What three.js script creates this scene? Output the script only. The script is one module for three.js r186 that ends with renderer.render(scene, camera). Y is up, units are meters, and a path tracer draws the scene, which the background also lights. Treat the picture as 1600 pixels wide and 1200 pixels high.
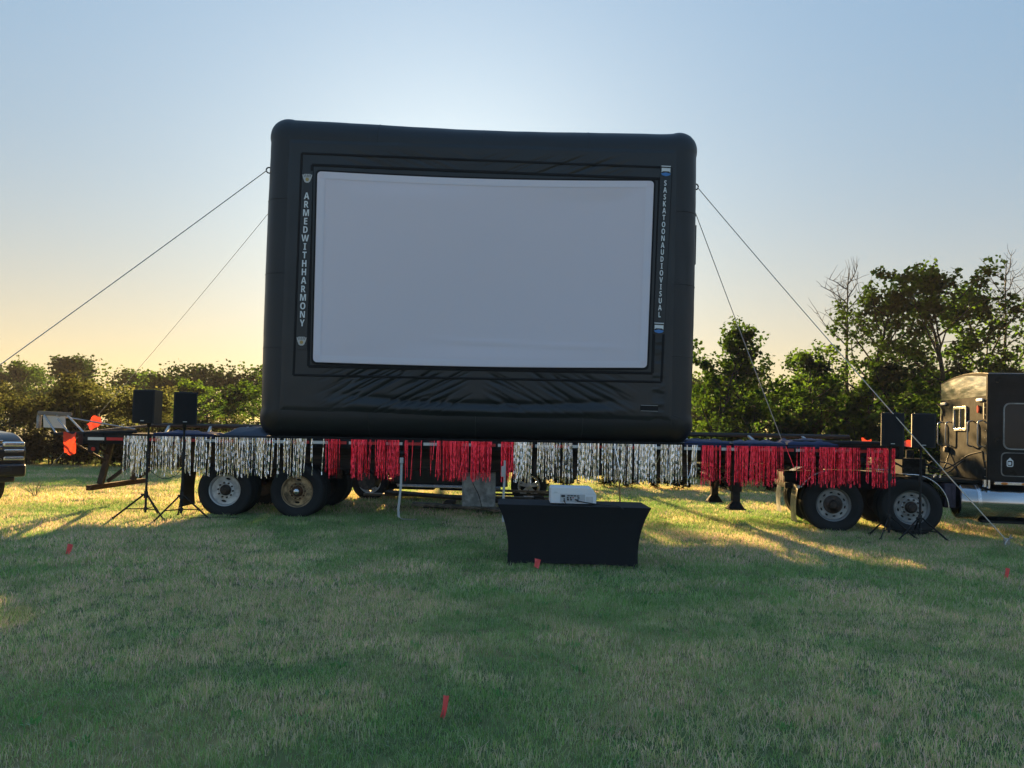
import * as THREE from 'three';
import { mergeGeometries } from 'three/addons/utils/BufferGeometryUtils.js';
import { RoundedBoxGeometry } from 'three/addons/geometries/RoundedBoxGeometry.js';
import { FontLoader } from 'three/addons/loaders/FontLoader.js';
import { TextGeometry } from 'three/addons/geometries/TextGeometry.js';

// ---------------------------------------------------------------- camera, sky, sun, exposure
const scene = new THREE.Scene();
const camera = new THREE.PerspectiveCamera(53.13, 4 / 3, 0.1, 600);
camera.position.set(0, 1.62, 0);
camera.rotation.order = 'YXZ';
camera.rotation.set(1.72 * Math.PI / 180, 0, 1.55 * Math.PI / 180);
camera.setViewOffset(1600, 1200, 0, -36, 1600, 1200);

const renderer = new THREE.WebGLRenderer({ antialias: true });
renderer.toneMapping = THREE.LinearToneMapping;
renderer.toneMappingExposure = 3.8;
renderer.shadowMap.enabled = true;
renderer.shadowMap.type = THREE.PCFSoftShadowMap;

const DEG = Math.PI / 180;
const SUN_AZ = -5 * DEG, SUN_EL = 12 * DEG;
const sunDir = new THREE.Vector3(Math.sin(SUN_AZ) * Math.cos(SUN_EL), Math.sin(SUN_EL), -Math.cos(SUN_AZ) * Math.cos(SUN_EL));
{
  const W = 1024, H = 512, data = new Float32Array(W * H * 4);
  const zen = [0.043, 0.088, 0.160], mid = [0.080, 0.130, 0.160], warm = [0.37, 0.232, 0.022], cool = [0.145, 0.175, 0.215];
  for (let j = 0; j < H; j++) for (let i = 0; i < W; i++) {
    const el = ((j + 0.5) / H - 0.5) * Math.PI, az = ((i + 0.5) / W - 0.5) * 2 * Math.PI;
    const d = [Math.cos(el) * Math.cos(az), Math.sin(el), Math.cos(el) * Math.sin(az)];
    const dot = d[0] * sunDir.x + d[1] * sunDir.y + d[2] * sunDir.z;
    const s = Math.acos(Math.min(1, Math.max(-1, dot))) / DEG, e = Math.max(0, el / DEG);
    const hd = Math.hypot(d[0], d[2]) || 1, sh = Math.hypot(sunDir.x, sunDir.z);
    const ca = (d[0] * sunDir.x + d[2] * sunDir.z) / (hd * sh);
    const w = Math.pow(0.5 + 0.5 * ca, 2.5);
    for (let k = 0; k < 3; k++) {
      const hor = cool[k] + (warm[k] - cool[k]) * w;
      let v = zen[k] + (mid[k] - zen[k]) * Math.exp(-e / 26) + (hor - mid[k]) * Math.exp(-e / 7);
      v += [0.22, 0.21, 0.175][k] * Math.exp(-s / 10.5) + [0.064, 0.063, 0.052][k] * Math.exp(-s / 28);
      data[(j * W + i) * 4 + k] = v;
    }
    data[(j * W + i) * 4 + 3] = 1;
  }
  const sky = new THREE.DataTexture(data, W, H, THREE.RGBAFormat, THREE.FloatType);
  sky.mapping = THREE.EquirectangularReflectionMapping;
  sky.magFilter = THREE.LinearFilter; sky.needsUpdate = true;
  scene.background = sky; scene.environment = sky;
}
const sun = new THREE.DirectionalLight(new THREE.Color().setRGB(1, 0.64, 0.26), 5);
sun.position.copy(sunDir).multiplyScalar(90);
sun.castShadow = true;
Object.assign(sun.shadow.camera, { left: -40, right: 40, top: 30, bottom: -30, near: 1, far: 200 });
sun.shadow.mapSize.set(4096, 4096);
sun.shadow.bias = -0.0005;
scene.add(sun, sun.target);

// ---------------------------------------------------------------- helpers
function rng(seed) { let a = seed >>> 0; return () => { a |= 0; a = a + 0x6D2B79F5 | 0; let t = Math.imul(a ^ a >>> 15, 1 | a); t = t + Math.imul(t ^ t >>> 7, 61 | t) ^ t; return ((t ^ t >>> 14) >>> 0) / 4294967296; }; }
const V = (x, y, z) => new THREE.Vector3(x, y, z);
const lin = (r, g, b) => new THREE.Color().setRGB(r, g, b);
const lerp = (a, b, t) => a + (b - a) * t;
const smooth = (a, b, x) => { const t = Math.min(1, Math.max(0, (x - a) / (b - a))); return t * t * (3 - 2 * t); };
function hash2(x, y) { let h = Math.imul(x | 0, 374761393) + Math.imul(y | 0, 668265263); h = Math.imul(h ^ h >>> 13, 1274126177); return ((h ^ h >>> 16) >>> 0) / 4294967296; }
function vnoise(x, y) { const xi = Math.floor(x), yi = Math.floor(y), u = smooth(0, 1, x - xi), v = smooth(0, 1, y - yi); return lerp(lerp(hash2(xi, yi), hash2(xi + 1, yi), u), lerp(hash2(xi, yi + 1), hash2(xi + 1, yi + 1), u), v); }
function fbm(x, y, o = 4) { let s = 0, a = 0.5, n = 0; for (let i = 0; i < o; i++) { s += a * vnoise(x, y); n += a; a *= 0.5; x = x * 2.03 + 17.1; y = y * 2.03 + 5.3; } return s / n; }
// a tiling grain texture: value noise of a few octaves wrapped over the image
function grain(size, cells, oct, lo, hi, seed, stretch = 1) {
  const d = new Uint8Array(size * size * 4);
  const per = (x, y, c, cy, s) => { const xi = Math.floor(x), yi = Math.floor(y), u = smooth(0, 1, x - xi), v = smooth(0, 1, y - yi), h = (a, b) => hash2(((a % c) + c) % c + s * 131, ((b % cy) + cy) % cy + s * 77); return lerp(lerp(h(xi, yi), h(xi + 1, yi), u), lerp(h(xi, yi + 1), h(xi + 1, yi + 1), u), v); };
  for (let j = 0; j < size; j++) for (let i = 0; i < size; i++) {
    let s = 0, a = 0.5, n = 0, c = cells;
    for (let o = 0; o < oct; o++) { const cy = Math.max(1, Math.round(c * stretch)); s += a * per(i / size * c, j / size * cy, c, cy, seed + o); n += a; a *= 0.6; c *= 2; }
    const v = Math.round(255 * lerp(lo, hi, smooth(0.15, 0.85, s / n)));
    d.set([v, v, v, 255], (j * size + i) * 4);
  }
  const t = new THREE.DataTexture(d, size, size); t.wrapS = t.wrapT = THREE.RepeatWrapping; t.magFilter = THREE.LinearFilter; t.minFilter = THREE.LinearMipmapLinearFilter; t.generateMipmaps = true; t.needsUpdate = true;
  return t;
}
const asColor = (t) => { const c = t.clone(); c.colorSpace = THREE.SRGBColorSpace; c.needsUpdate = true; return c; };
const gWear = grain(256, 5, 5, 0.62, 1.0, 3), gRust = grain(256, 9, 5, 0.35, 1.0, 11), gFine = grain(256, 40, 3, 0, 1, 21), gRough = grain(256, 7, 5, 0.55, 1.0, 31), gWood = grain(256, 3, 5, 0.5, 1.0, 41, 14);
const cWear = asColor(gWear), cRust = asColor(gRust), cWood = asColor(gWood);
function mat(r, g, b, rough = 0.7, metal = 0, extra = {}) { return new THREE.MeshPhysicalMaterial({ color: lin(r, g, b), roughness: rough, metalness: metal, side: THREE.DoubleSide, ...extra }); }

const M = {
  blackSteel: mat(0.022, 0.021, 0.022, 0.85, 0, { map: cWear }),
  brownSteel: mat(0.075, 0.048, 0.034, 0.75, 0, { map: cRust, roughnessMap: gRough, bumpMap: gFine, bumpScale: 0.002 }),
  rust: mat(0.20, 0.085, 0.035, 0.9, 0, { map: cRust, bumpMap: gFine, bumpScale: 0.002 }),
  galv: mat(0.42, 0.42, 0.42, 0.42, 0.8, { roughnessMap: gRough }),
  alu: mat(0.62, 0.63, 0.65, 0.3, 1, { roughnessMap: gRough }),
  polished: mat(0.72, 0.74, 0.77, 0.2, 1, { roughnessMap: gRough, map: cWear }),
  chrome: mat(0.8, 0.8, 0.8, 0.15, 1),
  alloy: mat(0.66, 0.67, 0.69, 0.35, 0.3),
  rubber: mat(0.018, 0.018, 0.019, 0.85, 0, { map: cWear }),
  whiteRim: mat(0.80, 0.80, 0.78, 0.6, 0, { map: cWear, roughnessMap: gRough }),
  rustRim: mat(0.62, 0.42, 0.22, 0.8, 0, { map: cRust }),
  greyRim: mat(0.42, 0.44, 0.45, 0.5, 0.2, { map: cWear, roughnessMap: gRough }),
  redTape: mat(0.55, 0.02, 0.02, 0.4), whiteTape: mat(0.7, 0.68, 0.64, 0.4),
  redLens: mat(0.4, 0.01, 0.01, 0.2), amber: mat(0.75, 0.22, 0.02, 0.25),
  wood: mat(0.40, 0.34, 0.27, 0.85, 0, { map: cWood, bumpMap: gWood, bumpScale: 0.004 }),
  darkWood: mat(0.13, 0.10, 0.075, 0.9, 0, { map: cWood, bumpMap: gWood, bumpScale: 0.004 }),
  greyPaint: mat(0.42, 0.43, 0.42, 0.6, 0.1, { map: cWear, roughnessMap: gRough }),
  truckPaint: mat(0.011, 0.013, 0.015, 0.45, 0, { map: cWear, roughnessMap: gRough, specularIntensity: 0.4 }),
  truckBack: mat(0.03, 0.035, 0.034, 0.9, 0, { map: cRust, specularIntensity: 0.25 }),
  purple: mat(0.05, 0.04, 0.075, 0.5, 0.2, { map: cWear }),
  glassDark: mat(0.010, 0.011, 0.011, 0.1, 0, { specularIntensity: 0.6 }),
  carPaint: mat(0.008, 0.009, 0.014, 0.4, 0, { clearcoat: 0.5, clearcoatRoughness: 0.08 }),
  carPlastic: mat(0.02, 0.02, 0.021, 0.7),
  clearLens: mat(0.88, 0.88, 0.86, 0.14, 0.75),
  pvc: mat(0.012, 0.014, 0.017, 0.6, 0, { roughnessMap: gRough, bumpMap: gFine, bumpScale: 0.0006 }),
  pvcPanel: mat(0.014, 0.017, 0.020, 0.5, 0, { roughnessMap: gRough }),
  piping: mat(0.004, 0.004, 0.005, 0.85),
  screenCloth: mat(0.74, 0.71, 0.79, 0.9, 0),
  edgeGlowCloth: mat(0.745, 0.735, 0.825, 0.9, 0),  // cloth tone lightened to paint the backlit glow at its edges
  print: mat(0.72, 0.78, 0.80, 0.6), gold: mat(0.42, 0.32, 0.12, 0.5, 0.3), silver: mat(0.5, 0.52, 0.52, 0.5, 0.2), blue: mat(0.06, 0.22, 0.55, 0.5),
  spandex: mat(0.006, 0.007, 0.010, 0.85, 0, { sheen: 0.08, sheenRoughness: 0.5, bumpMap: gFine, bumpScale: 0.0004 }),
  speaker: mat(0.008, 0.008, 0.010, 0.6, 0, { bumpMap: gFine, bumpScale: 0.001 }), grille: mat(0.006, 0.006, 0.008, 0.85, 0, { bumpMap: gFine, bumpScale: 0.002 }),
  projector: mat(0.80, 0.82, 0.85, 0.4), port: mat(0.02, 0.02, 0.025, 0.5), portPlate: mat(0.5, 0.52, 0.54, 0.5),
  cable: mat(0.012, 0.012, 0.013, 0.6),
  rope: mat(0.66, 0.62, 0.56, 0.9), strap: mat(0.50, 0.51, 0.50, 0.85), tanStrap: mat(0.42, 0.30, 0.14, 0.85),
  tarpBlue: mat(0.014, 0.026, 0.085, 0.75), tarpGrey: mat(0.045, 0.062, 0.095, 0.75),
  foilSilver: mat(0.90, 0.95, 1.0, 0.16, 1), foilRed: mat(1.0, 0.055, 0.11, 0.22, 0.8),
  orange: new THREE.MeshPhysicalMaterial({ color: lin(0.80, 0.075, 0.03), roughness: 1, side: THREE.DoubleSide, transmission: 0.4, thickness: 0 }),
  pink: mat(1.0, 0.13, 0.13, 0.7),
  wire: mat(0.3, 0.3, 0.3, 0.5, 0.8),
  bark: mat(0.11, 0.085, 0.065, 0.95, 0, { map: cRust, bumpMap: gWood, bumpScale: 0.01 }),
  twig: mat(0.17, 0.15, 0.14, 0.9),
};

const used = new Map();
function numbered(n) { const c = used.get(n) ?? 0; used.set(n, c + 1); return c ? `${n}_${String(c).padStart(3, '0')}` : n; }
function tag(o, label, category, group, kind) { if (label) o.userData.label = label; if (category) o.userData.category = category; if (group) o.userData.group = group; if (kind) o.userData.kind = kind; return o; }
function thing(name, label, category, pos = [0, 0, 0], ry = 0, group) { const g = new THREE.Group(); g.name = numbered(name); g.position.set(...pos); g.rotation.y = ry; scene.add(g); return tag(g, label, category, group); }
function clean(g) { let q = g.index ? g.toNonIndexed() : g; for (const k of Object.keys(q.attributes)) if (!['position', 'normal', 'uv'].includes(k)) q.deleteAttribute(k); if (!q.attributes.uv) q.setAttribute('uv', new THREE.BufferAttribute(new Float32Array(q.attributes.position.count * 2), 2)); q.morphAttributes = {}; return q; }
function join(list) { const l = [list].flat(9); return l.length === 1 ? l[0] : mergeGeometries(l.map(clean)); }
function part(parent, name, geos, m, label) { const o = new THREE.Mesh(join(geos), m); o.name = name; if (label) o.userData.label = label; parent.add(o); return o; }
function sub(parent, name, pos = [0, 0, 0], rot) { const g = new THREE.Group(); g.name = name; g.position.set(...pos); if (rot) g.rotation.set(...rot); parent.add(g); return g; }
function solo(name, geos, m, pos, label, category, group) { const o = new THREE.Mesh(join(geos), m); o.name = numbered(name); o.position.set(...pos); scene.add(o); return tag(o, label, category, group); }
function dup(src, pos, ry, label) { const c = src.clone(); c.userData = { ...src.userData }; c.name = numbered(src.name.replace(/_\d{3}$/, '')); c.position.set(...pos); if (ry !== undefined) c.rotation.y = ry; if (label) c.userData.label = label; scene.add(c); return c; }
// box by its extents; r rounds the edges
function bx(x0, x1, y0, y1, z0, z1, r = 0) { const w = x1 - x0, h = y1 - y0, d = z1 - z0; const g = r ? new RoundedBoxGeometry(w, h, d, 2, Math.min(r, w / 2.01, h / 2.01, d / 2.01)) : new THREE.BoxGeometry(w, h, d); g.translate((x0 + x1) / 2, (y0 + y1) / 2, (z0 + z1) / 2); return g; }
function rod(a, b, r, r2 = r, seg = 10) { const A = V(...a), B = V(...b), d = B.clone().sub(A); const g = new THREE.CylinderGeometry(r2, r, d.length(), seg); g.applyQuaternion(new THREE.Quaternion().setFromUnitVectors(V(0, 1, 0), d.clone().normalize())); g.translate(...A.add(B).multiplyScalar(0.5).toArray()); return g; }
// square bar between two points
function bar(a, b, w, h = w) { const A = V(...a), B = V(...b), d = B.clone().sub(A); const g = new THREE.BoxGeometry(w, d.length(), h); g.applyQuaternion(new THREE.Quaternion().setFromUnitVectors(V(0, 1, 0), d.clone().normalize())); g.translate(...A.add(B).multiplyScalar(0.5).toArray()); return g; }
function tube(pts, r, seg = 24, sides = 6) { return new THREE.TubeGeometry(new THREE.CatmullRomCurve3(pts.map((p) => V(...p))), seg, r, sides); }
function sagLine(a, b, sag, n = 10) { const o = []; for (let i = 0; i <= n; i++) { const t = i / n; o.push([lerp(a[0], b[0], t), lerp(a[1], b[1], t) - sag * 4 * t * (1 - t), lerp(a[2], b[2], t)]); } return o; }
// lathe whose axis lies along z; profile as [radius, z]
function lathe(profile, seg = 40) { const g = new THREE.LatheGeometry(profile.map(([r, z]) => new THREE.Vector2(r, z)), seg); g.rotateX(Math.PI / 2); return g; }
function outline(pts) { const s = new THREE.Shape(); pts.forEach(([x, y], i) => i ? s.lineTo(x, y) : s.moveTo(x, y)); s.closePath(); return s; }
function roundRect(w, h, r, x = 0, y = 0, P = THREE.Shape) { const s = new P(), a = x - w / 2, b = x + w / 2, c = y - h / 2, d = y + h / 2; s.moveTo(a + r, c); s.lineTo(b - r, c); s.quadraticCurveTo(b, c, b, c + r); s.lineTo(b, d - r); s.quadraticCurveTo(b, d, b - r, d); s.lineTo(a + r, d); s.quadraticCurveTo(a, d, a, d - r); s.lineTo(a, c + r); s.quadraticCurveTo(a, c, a + r, c); return s; }
function extrude(shape, depth, bevel = 0, seg = 8) { return new THREE.ExtrudeGeometry(shape, { depth, bevelEnabled: bevel > 0, bevelSize: bevel, bevelThickness: bevel, bevelSegments: 2, curveSegments: seg, steps: 1 }); }
// sheet from a function of (u, v)
function sheet(nu, nv, fn) {
  const p = [], uv = [], ix = [];
  for (let j = 0; j <= nv; j++) for (let i = 0; i <= nu; i++) { p.push(...fn(i / nu, j / nv)); uv.push(i / nu, j / nv); }
  for (let j = 0; j < nv; j++) for (let i = 0; i < nu; i++) { const a = j * (nu + 1) + i; ix.push(a, a + 1, a + nu + 2, a, a + nu + 2, a + nu + 1); }
  const g = new THREE.BufferGeometry(); g.setAttribute('position', new THREE.Float32BufferAttribute(p, 3)); g.setAttribute('uv', new THREE.Float32BufferAttribute(uv, 2)); g.setIndex(ix); g.computeVertexNormals(); return g;
}
const move = (g, x, y, z) => { g.translate(x, y, z); return g; };
const turn = (g, x, y, z) => { g.rotateX(x); g.rotateY(y); g.rotateZ(z); return g; };

// ---------------------------------------------------------------- ground and grass
{
  const S = 512, d = new Uint8Array(S * S * 4);
  for (let j = 0; j < S; j++) for (let i = 0; i < S; i++) {
    const x = i / S * 12, y = j / S * 12, w = (f, o) => { const a = fbm(x * f, y * f, o), b = fbm((x - 12) * f, y * f, o), c = fbm(x * f, (y - 12) * f, o), e = fbm((x - 12) * f, (y - 12) * f, o), u = x / 12, v = y / 12; return lerp(lerp(a, b, u), lerp(c, e, u), v); };
    const n = w(1.2, 4), f = w(14, 3);
    const t = smooth(0.35, 0.65, n);
    const r = lerp(88, 134, t) * lerp(0.65, 1.25, f), g = lerp(104, 126, t) * lerp(0.65, 1.25, f), b = lerp(58, 82, t) * lerp(0.65, 1.25, f);
    d.set([r, g, b, 255], (j * S + i) * 4);
  }
  const t = new THREE.DataTexture(d, S, S); t.wrapS = t.wrapT = THREE.RepeatWrapping; t.magFilter = THREE.LinearFilter; t.minFilter = THREE.LinearMipmapLinearFilter; t.generateMipmaps = true; t.colorSpace = THREE.SRGBColorSpace; t.repeat.set(30, 30); t.needsUpdate = true;
  const g = new THREE.PlaneGeometry(360, 360); g.rotateX(-Math.PI / 2);
  const o = new THREE.Mesh(g, new THREE.MeshStandardMaterial({ map: t, roughness: 1 })); o.name = 'ground'; o.userData.kind = 'structure'; scene.add(o);
}
const grassMat = new THREE.MeshPhysicalMaterial({ color: lin(1, 1, 1), vertexColors: true, roughness: 0.85, side: THREE.DoubleSide, transmission: 0.5, thickness: 0 });
function grassPatch(seed, n, half, hLo, hHi, w) {
  const r = rng(seed), p = [], nn = [], c = [], ix = [];
  for (let i = 0; i < n; i++) {
    const x = (r() * 2 - 1) * half, z = (r() * 2 - 1) * half, a = r() * 6.283, h = lerp(hLo, hHi, Math.pow(r(), 1.4)), lean = h * lerp(0.15, 1.15, r()), la = r() * 6.283, ww = w * lerp(0.6, 1.2, r());
    const sx = Math.cos(a) * ww / 2, sz = Math.sin(a) * ww / 2, lx = Math.cos(la) * lean, lz = Math.sin(la) * lean, b = p.length / 3;
    const mx = x + lx * 0.35, mz = z + lz * 0.35, my = h * 0.6, ty = h * lerp(0.75, 1, r());
    p.push(x - sx, -0.01, z - sz, x + sx, -0.01, z + sz, mx - sx * 0.8, my, mz - sz * 0.8, mx + sx * 0.8, my, mz + sz * 0.8, x + lx, ty, z + lz);
    const nx = -Math.sin(a), nz = Math.cos(a); for (let k = 0; k < 5; k++) nn.push(nx, 0.25, nz);
    const dry = r(), col = dry < 0.34 ? [0.70, 0.63, 0.41] : dry < 0.52 ? [0.47, 0.52, 0.21] : [0.26 + r() * 0.08, 0.43 + r() * 0.11, 0.13];
    for (let k = 0; k < 5; k++) c.push(...col);
    ix.push(b, b + 1, b + 3, b, b + 3, b + 2, b + 2, b + 3, b + 4);
  }
  const g = new THREE.BufferGeometry(); g.setAttribute('position', new THREE.Float32BufferAttribute(p, 3)); g.setAttribute('normal', new THREE.Float32BufferAttribute(nn, 3)); g.setAttribute('color', new THREE.Float32BufferAttribute(c, 3)); g.setIndex(ix); return g;
}
function grassField(name, d0, d1, step, patches, wide) {
  const r = rng(Math.round(d0 * 97)), lists = patches.map(() => []);
  for (let z = -d0; z > -d1; z -= step) { const half = wide(-z); for (let x = -half; x < half; x += step) lists[Math.floor(r() * patches.length)].push([x + (r() - 0.5) * step, z + (r() - 0.5) * step]); }
  lists.forEach((l, k) => {
    const im = new THREE.InstancedMesh(patches[k], grassMat, l.length), m = new THREE.Matrix4(), q = new THREE.Quaternion(), c = new THREE.Color();
    l.forEach(([x, z], i) => {
      const n = fbm(x * 0.55 + 40, z * 0.75 + 9, 4), n2 = fbm(x * 2.2 + 3, z * 2.6 + 71, 3), s = lerp(0.62, 1.28, n2);
      q.setFromAxisAngle(V(0, 1, 0), r() * 6.283); m.compose(V(x, 0, z), q, V(1, s * lerp(0.8, 1.2, r()), 1)); im.setMatrixAt(i, m);
      const t = smooth(0.36, 0.62, n * 0.55 + n2 * 0.45), br = lerp(0.85, 1.2, r());
      c.setRGB(lerp(0.70, 1.55, t) * br, lerp(0.90, 1.22, t) * br, lerp(0.74, 1.6, t) * br); im.setColorAt(i, c);
    });
    im.name = numbered(name); im.userData.kind = 'stuff'; im.userData.label = name === 'grass' ? 'short mown field grass with dry straw patches' : name === 'weed_leaves' ? 'broad green weed leaves dotted through the grass' : 'long pale straw stems standing above the grass'; scene.add(im);
  });
}
function strawPatch(seed) { // a few long pale stems and broad weed leaves
  const g = grassPatch(seed, 7, 0.1, 0.04, 0.095, 0.003), c = g.attributes.color; for (let i = 0; i < c.count; i++) c.setXYZ(i, 0.62, 0.57, 0.40); return g;
}
function weedPatch(seed) { const g = grassPatch(seed, 16, 0.05, 0.025, 0.06, 0.016), c = g.attributes.color; for (let i = 0; i < c.count; i++) c.setXYZ(i, 0.14, 0.36, 0.09); return g; }
const fan = (d) => Math.max(3.2, d * 0.72 + 1.6);
grassField('grass', 2.2, 7.5, 0.15, [1, 2, 3].map((s) => grassPatch(s, 135, 0.12, 0.02, 0.07, 0.0038)), fan);
grassField('straw_stems', 2.3, 11, 0.42, [31, 32].map(strawPatch), fan);
grassField('weed_leaves', 2.4, 10, 0.62, [41, 42].map(weedPatch), fan);
grassField('grass', 7.5, 14, 0.24, [4, 5, 6].map((s) => grassPatch(s, 150, 0.18, 0.03, 0.085, 0.0075)), fan);
grassField('grass', 14, 30, 0.42, [7, 8].map((s) => grassPatch(s, 190, 0.3, 0.035, 0.095, 0.013)), fan);

// ---------------------------------------------------------------- trees and shrubs
function limbGeo(pts, r0, r1, sides = 6) {
  const p = [], n = [], uv = [], ix = []; let dirs = pts.map((q, i) => { const a = pts[Math.max(0, i - 1)], b = pts[Math.min(pts.length - 1, i + 1)]; return b.clone().sub(a).normalize(); });
  pts.forEach((q, i) => {
    const t = i / (pts.length - 1), r = lerp(r0, r1, t), d = dirs[i], s = Math.abs(d.y) < 0.95 ? V(0, 1, 0).cross(d).normalize() : V(1, 0, 0).cross(d).normalize(), u = d.clone().cross(s);
    for (let k = 0; k <= sides; k++) { const a = k / sides * 6.2832, v = s.clone().multiplyScalar(Math.cos(a)).addScaledVector(u, Math.sin(a)); p.push(q.x + v.x * r, q.y + v.y * r, q.z + v.z * r); n.push(v.x, v.y, v.z); uv.push(k / sides, t * pts.length * 0.3); }
  });
  for (let i = 0; i < pts.length - 1; i++) for (let k = 0; k < sides; k++) { const a = i * (sides + 1) + k; ix.push(a, a + 1, a + sides + 2, a, a + sides + 2, a + sides + 1); }
  const g = new THREE.BufferGeometry(); g.setAttribute('position', new THREE.Float32BufferAttribute(p, 3)); g.setAttribute('normal', new THREE.Float32BufferAttribute(n, 3)); g.setAttribute('uv', new THREE.Float32BufferAttribute(uv, 2)); g.setIndex(ix); return g;
}
function growth(r, from, dir, len, bend, n = 5) { const o = [from.clone()]; let d = dir.clone().normalize(), q = from.clone(); for (let i = 0; i < n; i++) { d.add(V((r() - 0.5) * bend, (r() - 0.35) * bend, (r() - 0.5) * bend)).normalize(); q = q.clone().addScaledVector(d, len / n); o.push(q); } return o; }
function leaves(r, clumps, size, tones) {
  const p = [], n = [], c = [], ix = [];
  for (const [q, rad, cnt] of clumps) { const tone = r(); for (let i = 0; i < cnt; i++) {
    const a = r() * 6.283, u = r() * 2 - 1, rr = rad * Math.cbrt(r()), s = Math.sqrt(1 - u * u);
    const cx = q.x + Math.cos(a) * s * rr, cy = q.y + u * rr * 0.75, cz = q.z + Math.sin(a) * s * rr, L = size * lerp(0.6, 1.25, r()), W = L * 0.42;
    const d = V(r() * 2 - 1, r() * 1.4 - 0.9, r() * 2 - 1).normalize(), w = V(r() * 2 - 1, r() * 2 - 1, r() * 2 - 1).cross(d).normalize(), m = d.clone().cross(w), b = p.length / 3;
    p.push(cx - d.x * L / 2, cy - d.y * L / 2, cz - d.z * L / 2, cx + w.x * W, cy + w.y * W, cz + w.z * W, cx + d.x * L / 2, cy + d.y * L / 2, cz + d.z * L / 2, cx - w.x * W, cy - w.y * W, cz - w.z * W);
    const t = Math.min(1, Math.max(0, tone * 0.6 + r() * 0.5 - 0.05)), col = [0, 1, 2].map((k) => lerp(tones[0][k], tones[1][k], t));
    for (let k = 0; k < 4; k++) { n.push(m.x, m.y, m.z); c.push(...col); }
    ix.push(b, b + 1, b + 2, b, b + 2, b + 3);
  } }
  const g = new THREE.BufferGeometry(); g.setAttribute('position', new THREE.Float32BufferAttribute(p, 3)); g.setAttribute('normal', new THREE.Float32BufferAttribute(n, 3)); g.setAttribute('color', new THREE.Float32BufferAttribute(c, 3)); g.setIndex(ix); return g;
}
const leafMat = new THREE.MeshPhysicalMaterial({ color: lin(1, 1, 1), vertexColors: true, roughness: 0.95, specularIntensity: 0.3, side: THREE.DoubleSide, transmission: 0.68, thickness: 0 });
const GREEN = [[0.16, 0.46, 0.085], [0.46, 0.82, 0.07]], OLIVE = [[0.21, 0.33, 0.11], [0.50, 0.56, 0.20]], DEEP = [[0.17, 0.44, 0.11], [0.36, 0.62, 0.11]];
// h height, spread crown half-width, low where the lowest limb leaves (share of h), limbs, n leaves
function plantGeo({ seed, h, spread, low = 0.25, limbs = 14, n = 6000, size = 0.14, tones = GREEN, trunk = 0.12, stems = 1, clump = 0.42, top = 1 }) {
  const r = rng(seed), wood = [], clumps = [];
  for (let s = 0; s < stems; s++) {
    const sa = r() * 6.283, off = stems > 1 ? spread * 0.35 * r() : 0, base = V(Math.cos(sa) * off, -0.05, Math.sin(sa) * off);
    const H = h * (stems > 1 ? lerp(0.7, 1, r()) : 1), tr = growth(r, base, V((r() - 0.5) * 0.25, 1, (r() - 0.5) * 0.25), H * 0.93, 0.22, 9), tR = trunk / Math.sqrt(stems);
    wood.push(limbGeo(tr, tR, tR * 0.12, 7));
    const N = Math.max(4, Math.round(limbs / stems));
    for (let i = 0; i < N; i++) {
      const f = lerp(low, 0.98, (i + r() * 0.8) / N), k = f * 9, q = tr[Math.min(9, Math.floor(k))].clone().lerp(tr[Math.min(9, Math.floor(k) + 1)], k % 1);
      const prof = Math.pow(Math.sin(Math.PI * Math.min(0.97, 0.16 + 0.84 * (f - low) / (1 - low) * top)), 0.7), a = i * 2.4 + r() * 1.2, len = spread * prof * lerp(0.65, 1.15, r()) / (stems > 1 ? 1.3 : 1);
      const li = growth(r, q, V(Math.cos(a), lerp(0.25, 1.0, f), Math.sin(a)), len, 0.5, 5);
      wood.push(limbGeo(li, tR * lerp(0.45, 0.2, f), tR * 0.07, 5));
      for (let j = 2; j <= 5; j++) {
        const tw = growth(r, li[j], V(r() * 2 - 1, r() * 1.3 - 0.2, r() * 2 - 1), len * lerp(0.22, 0.5, r()), 0.6, 3);
        wood.push(limbGeo(tw, tR * 0.1, tR * 0.035, 4));
        clumps.push([tw[3], clump * lerp(0.6, 1.2, r()), 1], [tw[2], clump * 0.7, 0.6]);
        if (j > 3) clumps.push([li[j], clump * lerp(0.6, 1, r()), 0.7]);
      }
    }
  }
  const tot = clumps.reduce((s, c) => s + c[2], 0); for (const c of clumps) c[2] = Math.max(1, Math.round(c[2] / tot * n));
  return { wood: mergeGeometries(wood), crown: leaves(r, clumps, size, tones) };
}
function plant(name, g, pos, ry, s, label, category, group, woodName = 'trunk') {
  const o = thing(name, label, category, pos, ry, group); o.scale.set(s[0], s[1], s[0]);
  const t = new THREE.Mesh(g.wood, M.bark); t.name = woodName; const c = new THREE.Mesh(g.crown, leafMat); c.name = woodName === 'trunk' ? 'crown' : 'foliage'; o.add(t, c); return o;
}
const bigA = plantGeo({ seed: 11, h: 7.6, spread: 2.6, low: 0.22, limbs: 22, n: 5800, size: 0.15, trunk: 0.14, clump: 0.4 });
const bigB = plantGeo({ seed: 23, h: 7.4, spread: 2.9, low: 0.3, limbs: 20, n: 5600, size: 0.15, trunk: 0.15, clump: 0.42 });
const bigC = plantGeo({ seed: 37, h: 5.4, spread: 2.0, low: 0.12, limbs: 20, n: 4600, size: 0.135, trunk: 0.1, clump: 0.36 });
const bigD = plantGeo({ seed: 53, h: 5.2, spread: 1.8, low: 0.1, limbs: 18, n: 4300, size: 0.135, trunk: 0.09, clump: 0.35 });
const bushA = plantGeo({ seed: 61, h: 2.4, spread: 1.4, low: 0.08, limbs: 18, n: 1900, size: 0.12, trunk: 0.05, stems: 4, clump: 0.34, tones: DEEP });
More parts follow.
